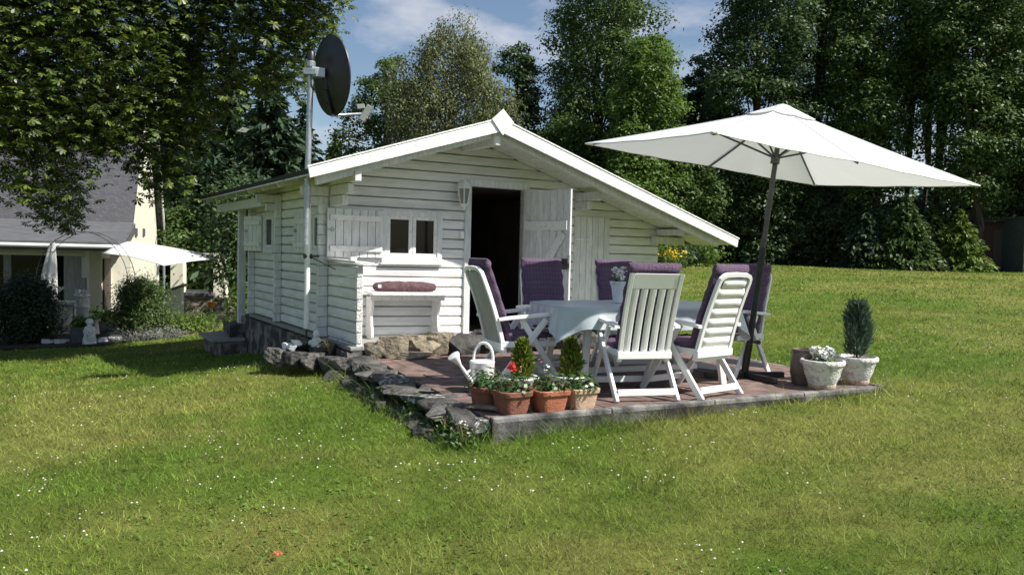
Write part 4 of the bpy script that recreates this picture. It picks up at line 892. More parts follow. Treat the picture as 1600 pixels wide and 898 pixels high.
for k in range(6): m.grid([[canopy_pt(k, j/24, .09+.91*i/12) for j in range(25)] for i in range(13)])
m.build('canopy', 'parasol_cloth', PA, smooth=True)
m = MB(); P = []
for k in range(6): P += [canopy_pt(k, j/12, 1.0) for j in range(12)]
m.tube(P+[P[0]], .0055, 5); m.build('hem', 'canvas', PA, smooth=True)
for k in range(6): m = MB(); m.tube([canopy_pt(k, 0, .1+.9*i/12)+PN*.002 for i in range(13)], .004, 5); m.build('seam', 'canvas', PA, smooth=True)
for k in (0, 1, 3, 4): m = MB(); q = canopy_pt(k, 0, .985); d_ = (q-ctr).normalized(); m.beam(q-d_*.05-PN*.012, q+d_*.015-PN*.012, .06, .012); m.build('corner_pocket', 'canvas', PA, bev=.003)
m = MB()
for k in range(6):
    m.grid([[(lambda P_: P_+PN*(.045-.025*i/4))(canopy_pt(k, j/8, .015+.155*i/4)) for j in range(9)] for i in range(5)])
m.build('vent_cap', 'parasol_cloth', PA, smooth=True)
for k in range(6):
    m = MB(); q0 = ctr+PN*.46; P = []
    for i in range(9): t = .05+.94*i/8; P.append(lc(cn[k][0]*t, cn[k][1]*t, HH*(1-t)-.012*math.sin(PI*t)-.018))
    m.tube(P, .010, 6); m.build('rib', 'pole_grey', PA, smooth=True)
    m = MB(); m.tube([hp, P[3]], .010, 6); m.build('strut', 'pole_grey', PA, smooth=True)
SB = empty('parasol_stand', PB, 0, 'dark steel cross stand holding the parasol pole on the paving', 'parasol stand')
for a in (R(8), R(-62)):
    m = MB(); m.beam((-.40*math.cos(a), -.40*math.sin(a), .032 if a > 0 else .031), (.40*math.cos(a), .40*math.sin(a), .032 if a > 0 else .031), .055, .055 if a > 0 else .052); m.build('base_bar', 'pole_black', SB, bev=.004)
m = MB(); m.tube([(0, 0, .06), dirp*.34], .035, 14); m.build('socket', 'pole_black', SB, smooth=True)

# ------------------------------------------------------------------ pots on the terrace
def ivy(root, c, rx, ry, h, n, seed, leaf='leaf_pot', size=.035, trail=0):
    g = np.random.default_rng(seed); P = g.normal(size=(n, 3))*.5; P = P/np.maximum(1, np.linalg.norm(P, axis=1)/1.1)[:, None]*np.array([rx, ry, h]); P[:, 2] = np.abs(P[:, 2]); P = P+np.array(c)
    return np_mesh('foliage', cards(P, size, seed=seed, asp=.75, up=.4), 4, leaf, root)
def tpot(x, y, kind, m_, r, h, label, seed, e=2.0, rot=0, dens=260, hh=.12):
    root = empty('potted_plant', (x, y, .0), 0, label, 'potted plant', 'terracotta pots in a row on the kerb')
    m = MB(); m.lathe([(r*.74, .004), (r*.80, .03), (r*.93, h*.78), (r*1.02, h*.79), (r*1.05, h*.97), (r*1.02, h), (r*.92, h), (r*.88, h*.86), (.005, h*.86)], (0, 0, 0), 40, e, rot); m.build('pot', m_, root, smooth=True)
    m = MB(); m.lathe([(r*.9, h*.86), (r*.5, h*.93), (.005, h*.92)], (0, 0, 0), 24, e, rot); m.build('soil', 'soil', root, smooth=True)
    ivy(root, (0, 0, h*.92), r*1.2, r*1.15, hh, dens, seed)
    m = MB(); g = random.Random(seed)
    for i in range(9): a = g.uniform(0, 6.28); m.tube([(0, 0, h*.85), (math.cos(a)*r*.5, math.sin(a)*r*.5, h+hh*.4), (math.cos(a)*r*.95, math.sin(a)*r*.95, h+hh*.55)], .0028, 4)
    m.build('stem', 'stalk', root); return root
t1 = tpot(-.185, 5.93, 0, 'terra_dark', .118, .165, 'dark round terracotta pot nearest the watering can spout', 31, hh=.15)
t2 = tpot(.015, 5.76, 0, 'terra_dark', .132, .17, 'dark terracotta pot with the red geranium bloom', 32, 4, R(27), 240, .13)
t3 = tpot(.285, 5.875, 0, 'terracotta', .135, .165, 'orange terracotta pot with a sunlit front, second from the right', 33, 6, R(27), 230, .14)
t4 = tpot(.535, 6.01, 0, 'terra_pale', .118, .16, 'pale sandy pot with ivy, rightmost of the row on the kerb', 34, 7, R(27), 330, .12)
flowerheads(t2, 'flower', 'red_flower', [(.0, .02, .335), (.012, .0, .32), (-.012, .03, .325), (.0, .01, .35)], .024, 26, 8); flowerheads(t2, 'flower', 'pink_flower', [(.065, .02, .33), (.06, .03, .30)], .012, 14, 9)
flowerheads(t3, 'flower', 'white_flower', [(-.02, .0, .30), (.0, .05, .33)], .016, 10, 10); flowerheads(t3, 'flower', 'pink_flower', [(-.06, .1, .37), (-.05, .1, .35)], .012, 10, 12)
m = MB(); m.tube([(.0, .02, .15), (.002, .018, .32)], .003, 5); m.build('flower_stem', 'stalk', t2)
def cone_plant(root, name, leaf, c, r, h, n, seed, size):
    g = np.random.default_rng(seed); t = g.random(n)**.8; a = g.random(n)*2*PI; rr = r*(np.sin(PI*np.clip(.16+.84*t, 0, 1))**.8*(1.15-.45*t))*(.45+.6*g.random(n)**.6)*(1+.28*np.sin(3*a+5*t+seed)+.12*np.sin(7*a-9*t)); P = np.stack([np.cos(a)*rr, np.sin(a)*rr, t*h], -1)+np.array(c)
    T = np.stack([np.cos(a)*.55, np.sin(a)*.55, np.ones(n)], -1)+g.normal(size=(n, 3))*.42; T /= np.linalg.norm(T, axis=1)[:, None]; b = np.cross(T, g.normal(size=(n, 3))); b /= np.linalg.norm(b, axis=1)[:, None]; s = (size*(.6+.8*g.random(n)))[:, None]
    return np_mesh(name, np.stack([P, P+T*s*.5+b*s*.16, P+T*s, P+T*s*.5-b*s*.16], 1), 4, leaf, root)
for i, (x, y, lab) in enumerate(((.075, 6.28, 'white bowl with a small lime green conifer behind the red geranium'), (.475, 6.42, 'white bowl with a small conifer behind the pale sandy pot'))):
    root = empty('potted_conifer', (x, y, 0), 0, lab, 'potted conifer', 'white bowls with small conifers')
    m = MB(); m.lathe([(.085, .0), (.10, .02), (.142, .15), (.155, .165), (.16, .178), (.153, .188), (.136, .184), (.13, .165), (.005, .16)], (0, 0, 0), 36); m.build('pot', 'ceramic_white', root, smooth=True)
    m = MB(); m.lathe([(.13, .163), (.05, .17), (.004, .17)], (0, 0, 0), 20); m.build('soil', 'soil', root)
    cone_plant(root, 'foliage', 'cypress', (.02, .02, .15), .058, .29, 1900, 50+i, .06)
# watering can
wx, wy = -.235, 6.60; WC = empty('watering_can', (wx, wy, 0), 0, 'white metal watering can with a long spout and arched handle', 'watering can')
m = MB(); m.lathe([(.098, .0), (.104, .01), (.102, .03), (.104, .24), (.108, .25), (.10, .262), (.05, .268), (.004, .268)], (0, 0, 0), 32); m.build('body', 'ceramic_white', WC, smooth=True)
sd_ = Vector((-.80, -.6, 0)).normalized(); m = MB(); s0 = sd_*.09+Vector((.02, 0, .05)); s1 = sd_*.225+Vector((0, 0, .245)); m.tube([s0, s0.lerp(s1, .5), s1], [.022, .017, .013], 12)
m.build('spout', 'ceramic_white', WC, smooth=True); d_ = (s1-s0).normalized(); m = MB(); m.tube([s1-d_*.01, s1+d_*.05, s1+d_*.085, s1+d_*.095, s1+d_*.10], [.014, .032, .052, .052, .03], 20); m.build('rose', 'ceramic_white', WC, smooth=True)
m = MB(); m.tube([s0.lerp(s1, .60), sd_*.09+Vector((0, 0, .20))], .010, 8); m.build('brace', 'ceramic_white', WC, smooth=True)
m = MB(); pr_ = Vector((.95, -.25, 0)).normalized(); P = [pr_*(-.085*math.cos(a)+.01)+Vector((0, 0, .255+.155*math.sin(a)**.8 if a not in (0,) else .255)) for a in [PI*i/14 for i in range(15)]]; P[0].z = .2; P[-1].z = .2; m.tube(P, .0125, 10); m.build('handle', 'ceramic_white', WC, smooth=True)
# jug and urns on the right
m = MB(); m.lathe([(.085, 0), (.10, .02), (.118, .12), (.117, .2), (.104, .28), (.098, .305), (.106, .315), (.108, .33), (.10, .332), (.088, .31), (.088, .24), (.004, .2)], (0, 0, 0), 32)
jx, jy = 2.745, 7.40; JG = empty('stoneware_jug', (jx, jy, 0), 0, 'brown glazed stoneware jug behind the white flower urn', 'jug'); m.build('body', 'jug', JG, smooth=True)
m = MB(); m.tube([(.07, -.07, .29), (.115, -.09, .30), (.125, -.09, .25), (.085, -.075, .22)], .013, 8); m.build('handle', 'jug', JG, smooth=True)
URN = [(.105, .0), (.115, .012), (.118, .045), (.122, .05), (.15, .12), (.168, .19), (.172, .196), (.172, .212), (.176, .218), (.19, .225), (.197, .245), (.19, .262), (.175, .264), (.165, .24), (.004, .235)]
for i, (x, y, lab) in enumerate(((2.84, 7.18, 'white textured urn with white flowers in front of the jug'), (3.285, 7.50, 'white textured urn with a tall blue green juniper at the terrace corner'))):
    root = empty('planted_urn', (x, y, .0), 0, lab, 'urn', 'white urns at the right end of the terrace')
    m = MB(); m.lathe(URN, (0, 0, 0), 40); m.build('urn', 'urn_white', root, smooth=True)
    m = MB(); m.lathe([(.109, .001), (.1195, .012), (.122, .044), (.116, .046)], (0, 0, 0), 40); m.build('foot', 'urn_foot', root, smooth=True)
    m = MB(); m.lathe([(.166, .238), (.08, .25), (.004, .25)], (0, 0, 0), 24); m.build('soil', 'soil', root)
    if i == 0:
        g = random.Random(6); flowerheads(root, 'flower', 'white_flower', [(g.uniform(-.09, .10), g.uniform(-.09, .09), .30+g.uniform(-.02, .06)) for _ in range(16)], .034, 26, 13); ivy(root, (0, 0, .24), .12, .12, .07, 140, 71)
    else:
        g = np.random.default_rng(81); n = 2600; t = g.random(n)**.75; a = g.random(n)*2*PI; rr = .098*np.sin(PI*np.clip(.18+.72*t, 0, 1))**.9*(.35+.65*g.random(n)**.6); rr = rr*(1+.35*np.sin(3*a+7*t)); P = np.stack([np.cos(a)*rr, np.sin(a)*rr, .25+t*.50], -1)
        T = np.stack([np.cos(a)*.55, np.sin(a)*.55, np.full(n, 1.0)], -1)+g.normal(size=(n, 3))*.3; T /= np.linalg.norm(T, axis=1)[:, None]; b = np.cross(T, g.normal(size=(n, 3))); b /= np.linalg.norm(b, axis=1)[:, None]; s = (.075*(.5+.9*g.random(n)))[:, None]
        np_mesh('foliage', np.stack([P, P+T*s*.4+b*s*.08, P+T*s, P+T*s*.4-b*s*.08], 1), 4, 'juniper', root); m = MB(); m.tube([(0, 0, .22), (.005, 0, .5)], .008, 6); m.build('stem', 'bark', root)
for i, (px, py, d, lab) in enumerate(((432, 888, 3.62, 'red and yellow fallen leaf at the bottom edge of the lawn'), (180, 585, 8.6, 'orange fallen leaf on the lawn left of the shadow'), (85, 547, 11.0, 'reddish fallen leaf far left on the lawn'))):
    p = at(px, py, d); z = g1(p.x, p.y)+.035; m = MB()
    for k in range(5 if i == 0 else 3):
        a = k*1.3+i; m.add([(0, 0, 0), (.018*math.cos(a-.4), .018*math.sin(a-.4), .012), (.032*math.cos(a), .032*math.sin(a), .004), (.018*math.cos(a+.4), .018*math.sin(a+.4), .014)], [(0, 1, 2, 3)])
    tag(m.build('fallen_leaf', 'red_leaf', None, loc=(p.x, p.y, z), solid=.001), lab, 'leaf', 'fallen leaves on the lawn')
#=====PART4
# ------------------------------------------------------------------ yellow house at the left, lower down
HK = gbase(192, 21.0, 505); HK.z = -1.02
HY = R(18.5)
HH_ = empty('yellow_house', HK, HY, 'pale yellow house with a steep slate roof and wide patio window', 'house')
def hloc(px, py, hx=None, hy=None):
    """house-frame point seen at a pixel, on the plane hx = const or hy = const"""
    hX = Vector((math.cos(HY), math.sin(HY), 0)); hYv = Vector((-math.sin(HY), math.cos(HY), 0)); r = at(px, py, 1)-Vector((0, 0, CAM_H)); c = Vector((0, 0, CAM_H))-HK
    n, d = (hX, hx) if hx is not None else (hYv, hy); t = (d-c.dot(n))/r.dot(n); q = c+r*t; return q.dot(hX), q.dot(hYv), q.z
HB = 1.4   # the gable body stands behind the lower front annex
def hz(px, py, **k): return hloc(px, py, **k)[2]
zr0 = hz(198, 352, hy=HB); zev = hz(100, 381, hy=-.75)
m = MB(); gW = 7.0; apz = zr0+4.6
m.prism([(0, HB, -.5), (0, HB+gW, -.5), (0, HB+gW, zr0), (0, HB+gW/2, apz), (0, HB, zr0)], (0, 0, 0), (-9, 0, 0)); m.build('wall', 'house_wall', HH_)
me_r = MB(); sl = []
def roofplane(p0, p1, p2, p3, th):
    mm = MB(); mm.prism([p0, p1, p2, p3], (0, 0, 0), th); o = mm.build('roof', 'slate', HH_); me = o.data; uv = me.uv_layers.new(); 
    for l in me.loops: c = me.vertices[l.vertex_index].co; uv.data[l.index].uv = (c.x, (c.z**2+(c.y)**2)**.5)
    return o
dv = .35; sl_ = (apz-zr0)/(gW/2)
roofplane((.08, HB-dv, zr0-dv*sl_+.05), (-9.2, HB-dv, zr0-dv*sl_+.05), (-9.2, HB+gW/2, apz+.05), (.08, HB+gW/2, apz+.05), (0, -.03, .10))
r2 = roofplane((.22, HB+gW+dv, zr0-dv*sl_+.05), (.22, HB+gW/2, apz+.05), (-9.2, HB+gW/2, apz+.05), (-9.2, HB+gW+dv, zr0-dv*sl_+.05), (0, .03, .10))
m = MB(); m.prism([(.225, HB+gW+dv, zr0-dv*sl_-.2), (.225, HB+gW/2+.1, apz-.18), (.225, HB+gW/2+.1, apz+.14), (.225, HB+gW+dv, zr0-dv*sl_+.18)], (0, 0, 0), (.04, 0, 0)); m.build('verge_board', 'house_white', HH_)
for px in (212, 224): q = hloc(px, 363, hx=.0); m = MB(); m.box(-.01, .03, q[1]-.22, q[1]+.22, q[2]-.12, q[2]+.12); m.build('vent', 'planter_grey', HH_)
# annex with its low leaded roof
zan = zev-.12; xr = hloc(158, 440, hy=0)[0]
m = MB(); wl, wr = hloc(-60, 440, hy=0)[0], hloc(139, 440, hy=0)[0]; zt, zb = hz(75, 396, hy=0), hz(90, 471, hy=0)
m.box(-9, wl, 0, .15, -.5, zan); m.box(wr, xr, 0, .15, -.5, zan); m.box(wl, wr, 0, .15, -.5, zb-.02); m.box(wl, wr, 0, .15, zt, zan); m.box(xr-.12, xr, .15, HB, -.5, zan); m.build('wall', 'house_wall', HH_)
m = MB(); m.prism([(-9.2, -.85, zev), (.10, -.85, zev), (.10, HB-.1, zr0+.02), (-9.2, HB-.1, zr0+.02)], (0, 0, 0), (0, 0, .06)); AR = m.build('roof', 'lead', HH_); AR['label'] = 'low grey roof over the patio window'
m = MB(); m.box(-9.2, .12, -.90, -.86, zev-.16, zev+.05); m.prism([(.105, -.90, zev-.17), (.105, HB-.1, zr0-.22), (.105, HB-.1, zr0+.05), (.105, -.90, zev+.05)], (0, 0, 0), (.035, 0, 0)); m.build('fascia', 'lead', AR)
m = MB(); m.tube([(-9.2, -.95, zev-.03), (.1, -.95, zev-.05)], .05, 8); m.build('gutter', 'house_white', AR, smooth=True)
# patio window
nP = 3; pw = (wr-wl)/nP
WN = MB(); ring(WN, wl, wr, zb-.02, zt, .05, .02, .1, 0); WN = WN.build('window', 'house_white', HH_)
m = MB(); m.box(wl-.05, wr+.03, -.1, .01, zb-.12, zb-.022); m.build('sill', 'house_white', WN)
q1 = hloc(78, 440, hy=0)[0]
m = MB(); m.box(q1-.05, q1+.03, .03, .09, zb+.03, zt-.05); m.build('mullion', 'metal_black', WN)
m = MB(); m.box(wl+.05, wr-.05, .055, .06, zb+.03, zt-.05); m.build('pane', 'house_glass' if 'house_glass' in M else 'glass_dark', WN)
for a, b in ((103, 137), (10, 22)):
    x0, x1 = hloc(a, 440, hy=.3)[0], hloc(b, 440, hy=.3)[0]; m = MB(); P = []
    for zz in (zb+.03, zt-.05): P.append([(x0+(x1-x0)*i/30, .045+.008*math.sin(i*1.9), zz) for i in range(31)])
    m.grid(P); m.build('curtain', 'curtain', WN, smooth='all')
x0 = hloc(90, 450, hy=.2)[0]; m = MB(); m.lathe([(.03, 0), (.13, .08), (.15, .14), (.14, .14), (.02, .02)], (x0+.05, .035, zb+.25), 16, sy=.06); m.build('bowl', 'ceramic_white', WN)
x0 = hloc(146, 445, hy=0)[0]; m = MB(); m.box(xr-.45, xr-.33, -.05, .0, zan-.75, zan-.2); m.tube([(x0-.1, -.3, zev-.1), (x0-.1, -.15, zev-.5), (x0-.1, -.08, -.4)], .04, 8); m.build('downpipe', 'house_white', HH_, smooth=True)
# dark side door, main wall openings under the sail
a = hloc(161, 440, hx=xr)[1]
m = MB(); m.box(xr+.002, xr+.05, .2, 1.25, -.5, zan-.25); m.build('door', 'door_brown', HH_)
q0, q1_ = hloc(246, 413, hx=0), hloc(265, 444, hx=0)
m = MB(); ring(m, q0[1], q1_[1], q1_[2], q0[2], .08, -.02, .05, 1); W2 = m.build('window', 'house_white', HH_)
m = MB(); m.box(.01, .02, q0[1]+.08, q1_[1]-.08, q1_[2]+.08, q0[2]-.08); m.build('pane', 'glass_dark', W2)
# garden walls, the open frame and its stone base right of the house
GW = empty('garden_pavilion', gbase(300, 24, 480), R(8), 'cream garden wall with a wide framed opening on a stone base', 'pavilion')
def gl(px, py, y): q = at(px, py, y)-Vector(GW.location); c, s_ = math.cos(R(8)), math.sin(R(8)); return Vector((q.x*c+q.y*s_, -q.x*s_+q.y*c, q.z))
m = MB(); a, b = gl(268, 405, 23.6), gl(286, 500, 23.6); m.box(a.x, b.x, a.y-.1, a.y+.3, b.z-.3, a.z); c_, d_2 = gl(335, 396, 24), gl(353, 462, 24); m.box(c_.x, d_2.x, c_.y-.1, c_.y+.3, d_2.z-.4, c_.z); m.box(b.x, c_.x, c_.y-.05, c_.y+.2, gl(300, 403, 24).z, c_.z); m.build('wall', 'house_wall', GW)
m = MB(); a2 = gl(284, 455, 23.8); b2 = gl(330, 500, 23.8); rough_box(a2.x, b2.x, a2.y-.25, a2.y+.25, b2.z-.4, a2.z-.12, .09, .02, 9).build('stone_base', 'stone_wall', GW, smooth='all')
m.box(a2.x-.1, b2.x+.1, a2.y-.32, a2.y+.3, a2.z-.11, a2.z-.02); m.build('coping', 'lead', GW)
m = MB(); e0, e1 = gl(286, 404, 23.9), gl(335, 456, 23.9); ring(m, e0.x, e1.x, e1.z, e0.z, .05, e0.y-.05, e0.y+.03, 0); m.build('frame', 'planter_grey', GW)
m = MB(); s0_, s1_ = gl(334, 462, 23.4), gl(354, 485, 23.4)
for i in range(4): m.box(s0_.x, s1_.x+.1*i, s0_.y-.2-.25*i, s0_.y+.3-.25*i+.19, s1_.z-.6, s0_.z-.12*i-.05)
m.build('stone_step', 'stone_wall', GW)
m = MB(); l0, l1 = gl(254, 455, 22.2), gl(283, 480, 22.6); m.prism([(l0.x, l0.y, l1.z-.8), (l1.x, l1.y, l1.z-.8), (l1.x, l1.y, l0.z+.12), (l0.x, l0.y, l0.z-.1)], (0, 0, 0), (0, .3, 0)); m.build('low_wall', 'house_wall', GW); m = MB(); m.prism([(l0.x-.05, l0.y-.06, l0.z-.1), (l1.x+.05, l1.y-.06, l0.z+.12), (l1.x+.05, l1.y-.06, l0.z+.2), (l0.x-.05, l0.y-.06, l0.z-.02)], (0, 0, 0), (0, .42, 0)); m.build('capstone', 'lead', GW)
p = at(330, 483, 22.8); m = MB(); m.lathe([(.09, 0), (.11, .2), (.113, .21), (.10, .2), (.005, .17)], (0, 0, 0), 20); o = m.build('bucket', 'orange', None, smooth=True, loc=(p.x, p.y, p.z)); tag(o, 'orange bucket at the foot of the stone steps by the cream wall', 'bucket')
# shade sail
sc_ = [at(160, 396, 18.8), at(200, 377, 20.5), at(350, 404, 22.5), at(256, 415, 17.8)]
m = MB(); P = []
for i in range(13):
    row = []
    for j in range(13):
        s, t = i/12, j/12; q = sc_[0]*(1-s)*(1-t)+sc_[1]*s*(1-t)+sc_[3]*(1-s)*t+sc_[2]*s*t; q = q+Vector((0, 0, .03*math.sin(PI*s)+.05*math.sin(PI*t))); row.append(q)
    P.append(row)
m.grid(P); SLO = m.build('shade_sail', 'canvas', None, smooth='all', solid=.012); tag(SLO, 'white shade sail stretched above the yellow house terrace', 'shade sail')
SLP = sc_[3]; m = MB(); m.tube([(SLP.x, SLP.y, g1(SLP.x, SLP.y)-.2), SLP], .03, 8); tag(m.build('sail_post', 'galv', None, smooth=True), 'thin metal post carrying the shade sail behind the yew', 'post')
# closed parasol
q0, q1_ = at(82, 378, 18.4), at(70, 505, 18.4); CPR = empty('closed_parasol', q1_, 0, 'folded white parasol leaning before the patio window of the yellow house', 'parasol'); d = q0-q1_
m = MB(); m.tube([Vector((0, 0, -.3)), d*.99], .02, 8); m.build('pole', 'galv', CPR, smooth=True)
m = MB(); P = []
for i in range(15):
    t = i/14; rr = .05+.25*t**.7 if t < .8 else .265-.08*(t-.8)/.2; P.append([d*(1-t*.98)+Vector((rr*(1+.25*math.cos(a*6+t*2))*math.cos(a), rr*(1+.25*math.cos(a*6))*math.sin(a), 0))*.78 for a in [2*PI*k/36 for k in range(36)]])
m.grid(P, closed=True); m.build('canopy', 'canvas', CPR, smooth='all')
# metal rose arch
ac = at(128, 470, 18.0); gzc = g1(ac.x, ac.y); m = MB()
for off in (0, .35):
    P = [(-1.05, off, -.2), (-1.05, off, .9)]+[(-1.05*math.cos(a), off, 1.25+1.15*math.sin(a)) for a in [PI*i/16 for i in range(17)]]+[(1.05, off, .9), (1.05, off, -.2)]
    m.tube(P, .008, 6)
for i in range(11): a = PI*i/10; x, z = -1.05*math.cos(a), 1.25+1.15*math.sin(a); m.tube([(x, 0, z), (x, .35, z)], .005, 5)
tag(m.build('rose_arch', 'planter_grey', None, smooth=True, loc=(ac.x, ac.y, gzc)), 'thin metal garden arch in front of the yellow house', 'garden arch')
# yew bushes and planting before the house
def B(px, y, py=505): return gbase(px, y, py)
b = B(40, 16.2); shrub('yew_bush', 'big dark yew bush at the left edge before the patio window', 'bush', b, [(0, 0, .65, .58, .55, .75), (.1, 0, 1.0, .36, .36, .42), (-.12, .1, .9, .4, .4, .4)], 60000, 'needle_dark', .065, 601, asp=.35)
b = B(219, 16.8); shrub('yew_bush', 'rounded yew bush with lighter green tips under the shade sail', 'bush', b, [(0, 0, .62, .52, .5, .66), (.0, 0, .98, .36, .36, .32), (.16, -.1, .4, .45, .4, .42)], 50000, 'needle_green', .06, 602, asp=.35)
b = B(268, 18.5); shrub('light_shrub', 'bright green low shrub right of the rounded yew', 'shrub', b, [(0, 0, .22, .42, .35, .30)], 1500, 'leaf_bright', .07, 603)
b = B(292, 18.2); shrub('yellow_shrub', 'yellow green flowering shrub in the bed below the cream wall', 'shrub', b, [(0, 0, .16, .38, .3, .24)], 1500, 'needle_lime', .07, 604)
b = B(317, 18.8); shrub('grassy_plant', 'tufted green plant at the right end of the flower bed', 'plant', b, [(0, 0, .14, .3, .3, .24)], 900, 'leaf_bright', .11, 605, asp=.15)
for i, (px, y) in enumerate(((200, 16.2), (232, 16.3), (262, 16.6))):
    b = B(px, y); shrub('lavender_cushion', ['grey leaved cushion plant before the rounded yew', 'silver grey cushion plant in the middle of the bed', 'silver grey cushion plant at the right of the bed'][i], 'plant', b, [(0, 0, .10, .42, .26, .16)], 1100, 'leaf_grey', .05, 610+i, asp=.2, stems=False)
def planter(px, y, w_, h_, lab, leaf, blob, seed, name='planter', mt_='planter_grey'):
    b = B(px, y); root = empty('planted_box', b, R(12), lab, 'planter'); m = MB(); m.lathe([(w_*.40, -.1), (w_*.5, h_), (w_*.5, h_+.01), (w_*.44, h_+.01), (w_*.43, h_-.04), (.005, h_-.04)], (0, 0, 0), 24, 8, R(45)*0); m.build('pot', mt_, root, smooth=True)
    P, O = clumpcloud([(0, 0, h_+blob[2]*.6)+blob], 30, 30, .10, seed, .8, .3); P[:, 2] = np.maximum(P[:, 2], h_-.03); np_mesh('foliage', cards(P, .06, seed=seed, outward=O), 4, leaf, root); return root
planter(125, 15.8, .30, .36, 'tall dark grey planter with a clipped green shrub', 'leaf_bright', (.16, .16, .13), 620)
planter(147, 18.2, .36, .40, 'dark planter with reddish green shrub behind the statue', 'leaf_dark', (.22, .2, .16), 621)
planter(170, 17.6, .36, .36, 'dark grey planter with a light green shrub next to the yew', 'leaf_bright', (.24, .2, .18), 622)
b = B(140, 15.5); STT = empty('garden_statue', b, R(-20), 'white stone statue of a robed child holding flowers', 'statue')
m = MB(); m.lathe([(.14, -.12), (.15, .0), (.12, .04), (.125, .12), (.10, .22), (.115, .30), (.09, .37), (.04, .40), (.035, .42), (.062, .445), (.072, .48), (.06, .52), (.02, .54)], (0, 0, 0), 20); m.build('figure', 'white_stone', STT, smooth='all')
g = random.Random(9); flowerheads(STT, 'flower', 'white_flower', [(g.uniform(.02, .16), -.12+g.uniform(-.04, .04), .28+g.uniform(-.1, .07)) for _ in range(9)], .035, 12, 630)
b = at(129, 478, 17.2); UR2 = empty('flower_urn', b, 0, 'white urn with white blooms standing before the patio window', 'urn'); gg = g1(b.x, b.y)-b.z
m = MB(); m.lathe([(.12, .0), (.13, .03), (.14, .17), (.17, .23), (.16, .24), (.005, .2)], (0, 0, .0), 20); m.build('pot', 'urn_white', UR2, smooth=True); m = MB(); m.lathe([(.17, gg-.1), (.15, gg+.1), (.12, -.08), (.15, -.03), (.15, .0)], (0, 0, 0), 16); m.build('pedestal', 'white_stone', UR2, smooth=True)
flowerheads(UR2, 'flower', 'white_flower', [(g.uniform(-.15, .15), g.uniform(-.1, .1), .29+g.uniform(-.03, .04)) for _ in range(14)], .05, 14, 631)
q0, q1_ = at(80, 475, 17.9), at(116, 506, 17.9); m = MB()
for i in range(40): x = q0.x+(q1_.x-q0.x)*i/40; m.box(x, x+(q1_.x-q0.x)/52, q0.y, q0.y+.02, q1_.z-.2, q0.z)
m.box(q0.x-.02, q1_.x+.04, q0.y-.02, q0.y-.001, q0.z, q0.z+.05); m.box(q1_.x+.02, q1_.x+.07, q0.y-.02, q0.y+.04, q1_.z-.2, q0.z-.002); tag(m.build('slatted_screen', 'chair_grey', None), 'low grey slatted screen before the patio window', 'screen')
for i, (px, y, lab) in enumerate(((75, 15.9, 'white stone in the bed beside the dark yew'), (95, 15.8, 'white stone below the slatted screen'), (160, 15.9, 'white stone right of the statue'), (182, 16.3, 'white stone near the foot of the rounded yew'))):
    b = B(px, y); rock(b.x, b.y, b.z+.06, .13, .1, .09, 'white_stone', i, 640+i, lab, 'white stones in the flower bed')
b = B(88, 15.9); shrub('bare_rose', 'sparse dark rose bush before the slatted screen', 'bush', b, [(0, 0, .35, .36, .25, .34)], 260, 'leaf_dark', .06, 650)
m = MB(); bed = [at(x, y_, d) for x, y_, d in ((-40, 521, 15.0), (150, 520, 15.2), (190, 512, 15.6), (300, 498, 17.6), (345, 488, 19.5), (345, 478, 21), (-60, 495, 20))]
m.prism([(q.x, q.y, g1(q.x, q.y)-.25) for q in bed], (0, 0, 0), (0, 0, .29)); tag(m.build('flower_bed', 'soil', None), 'bare soil of the flower bed', 'flower bed', kind='structure')

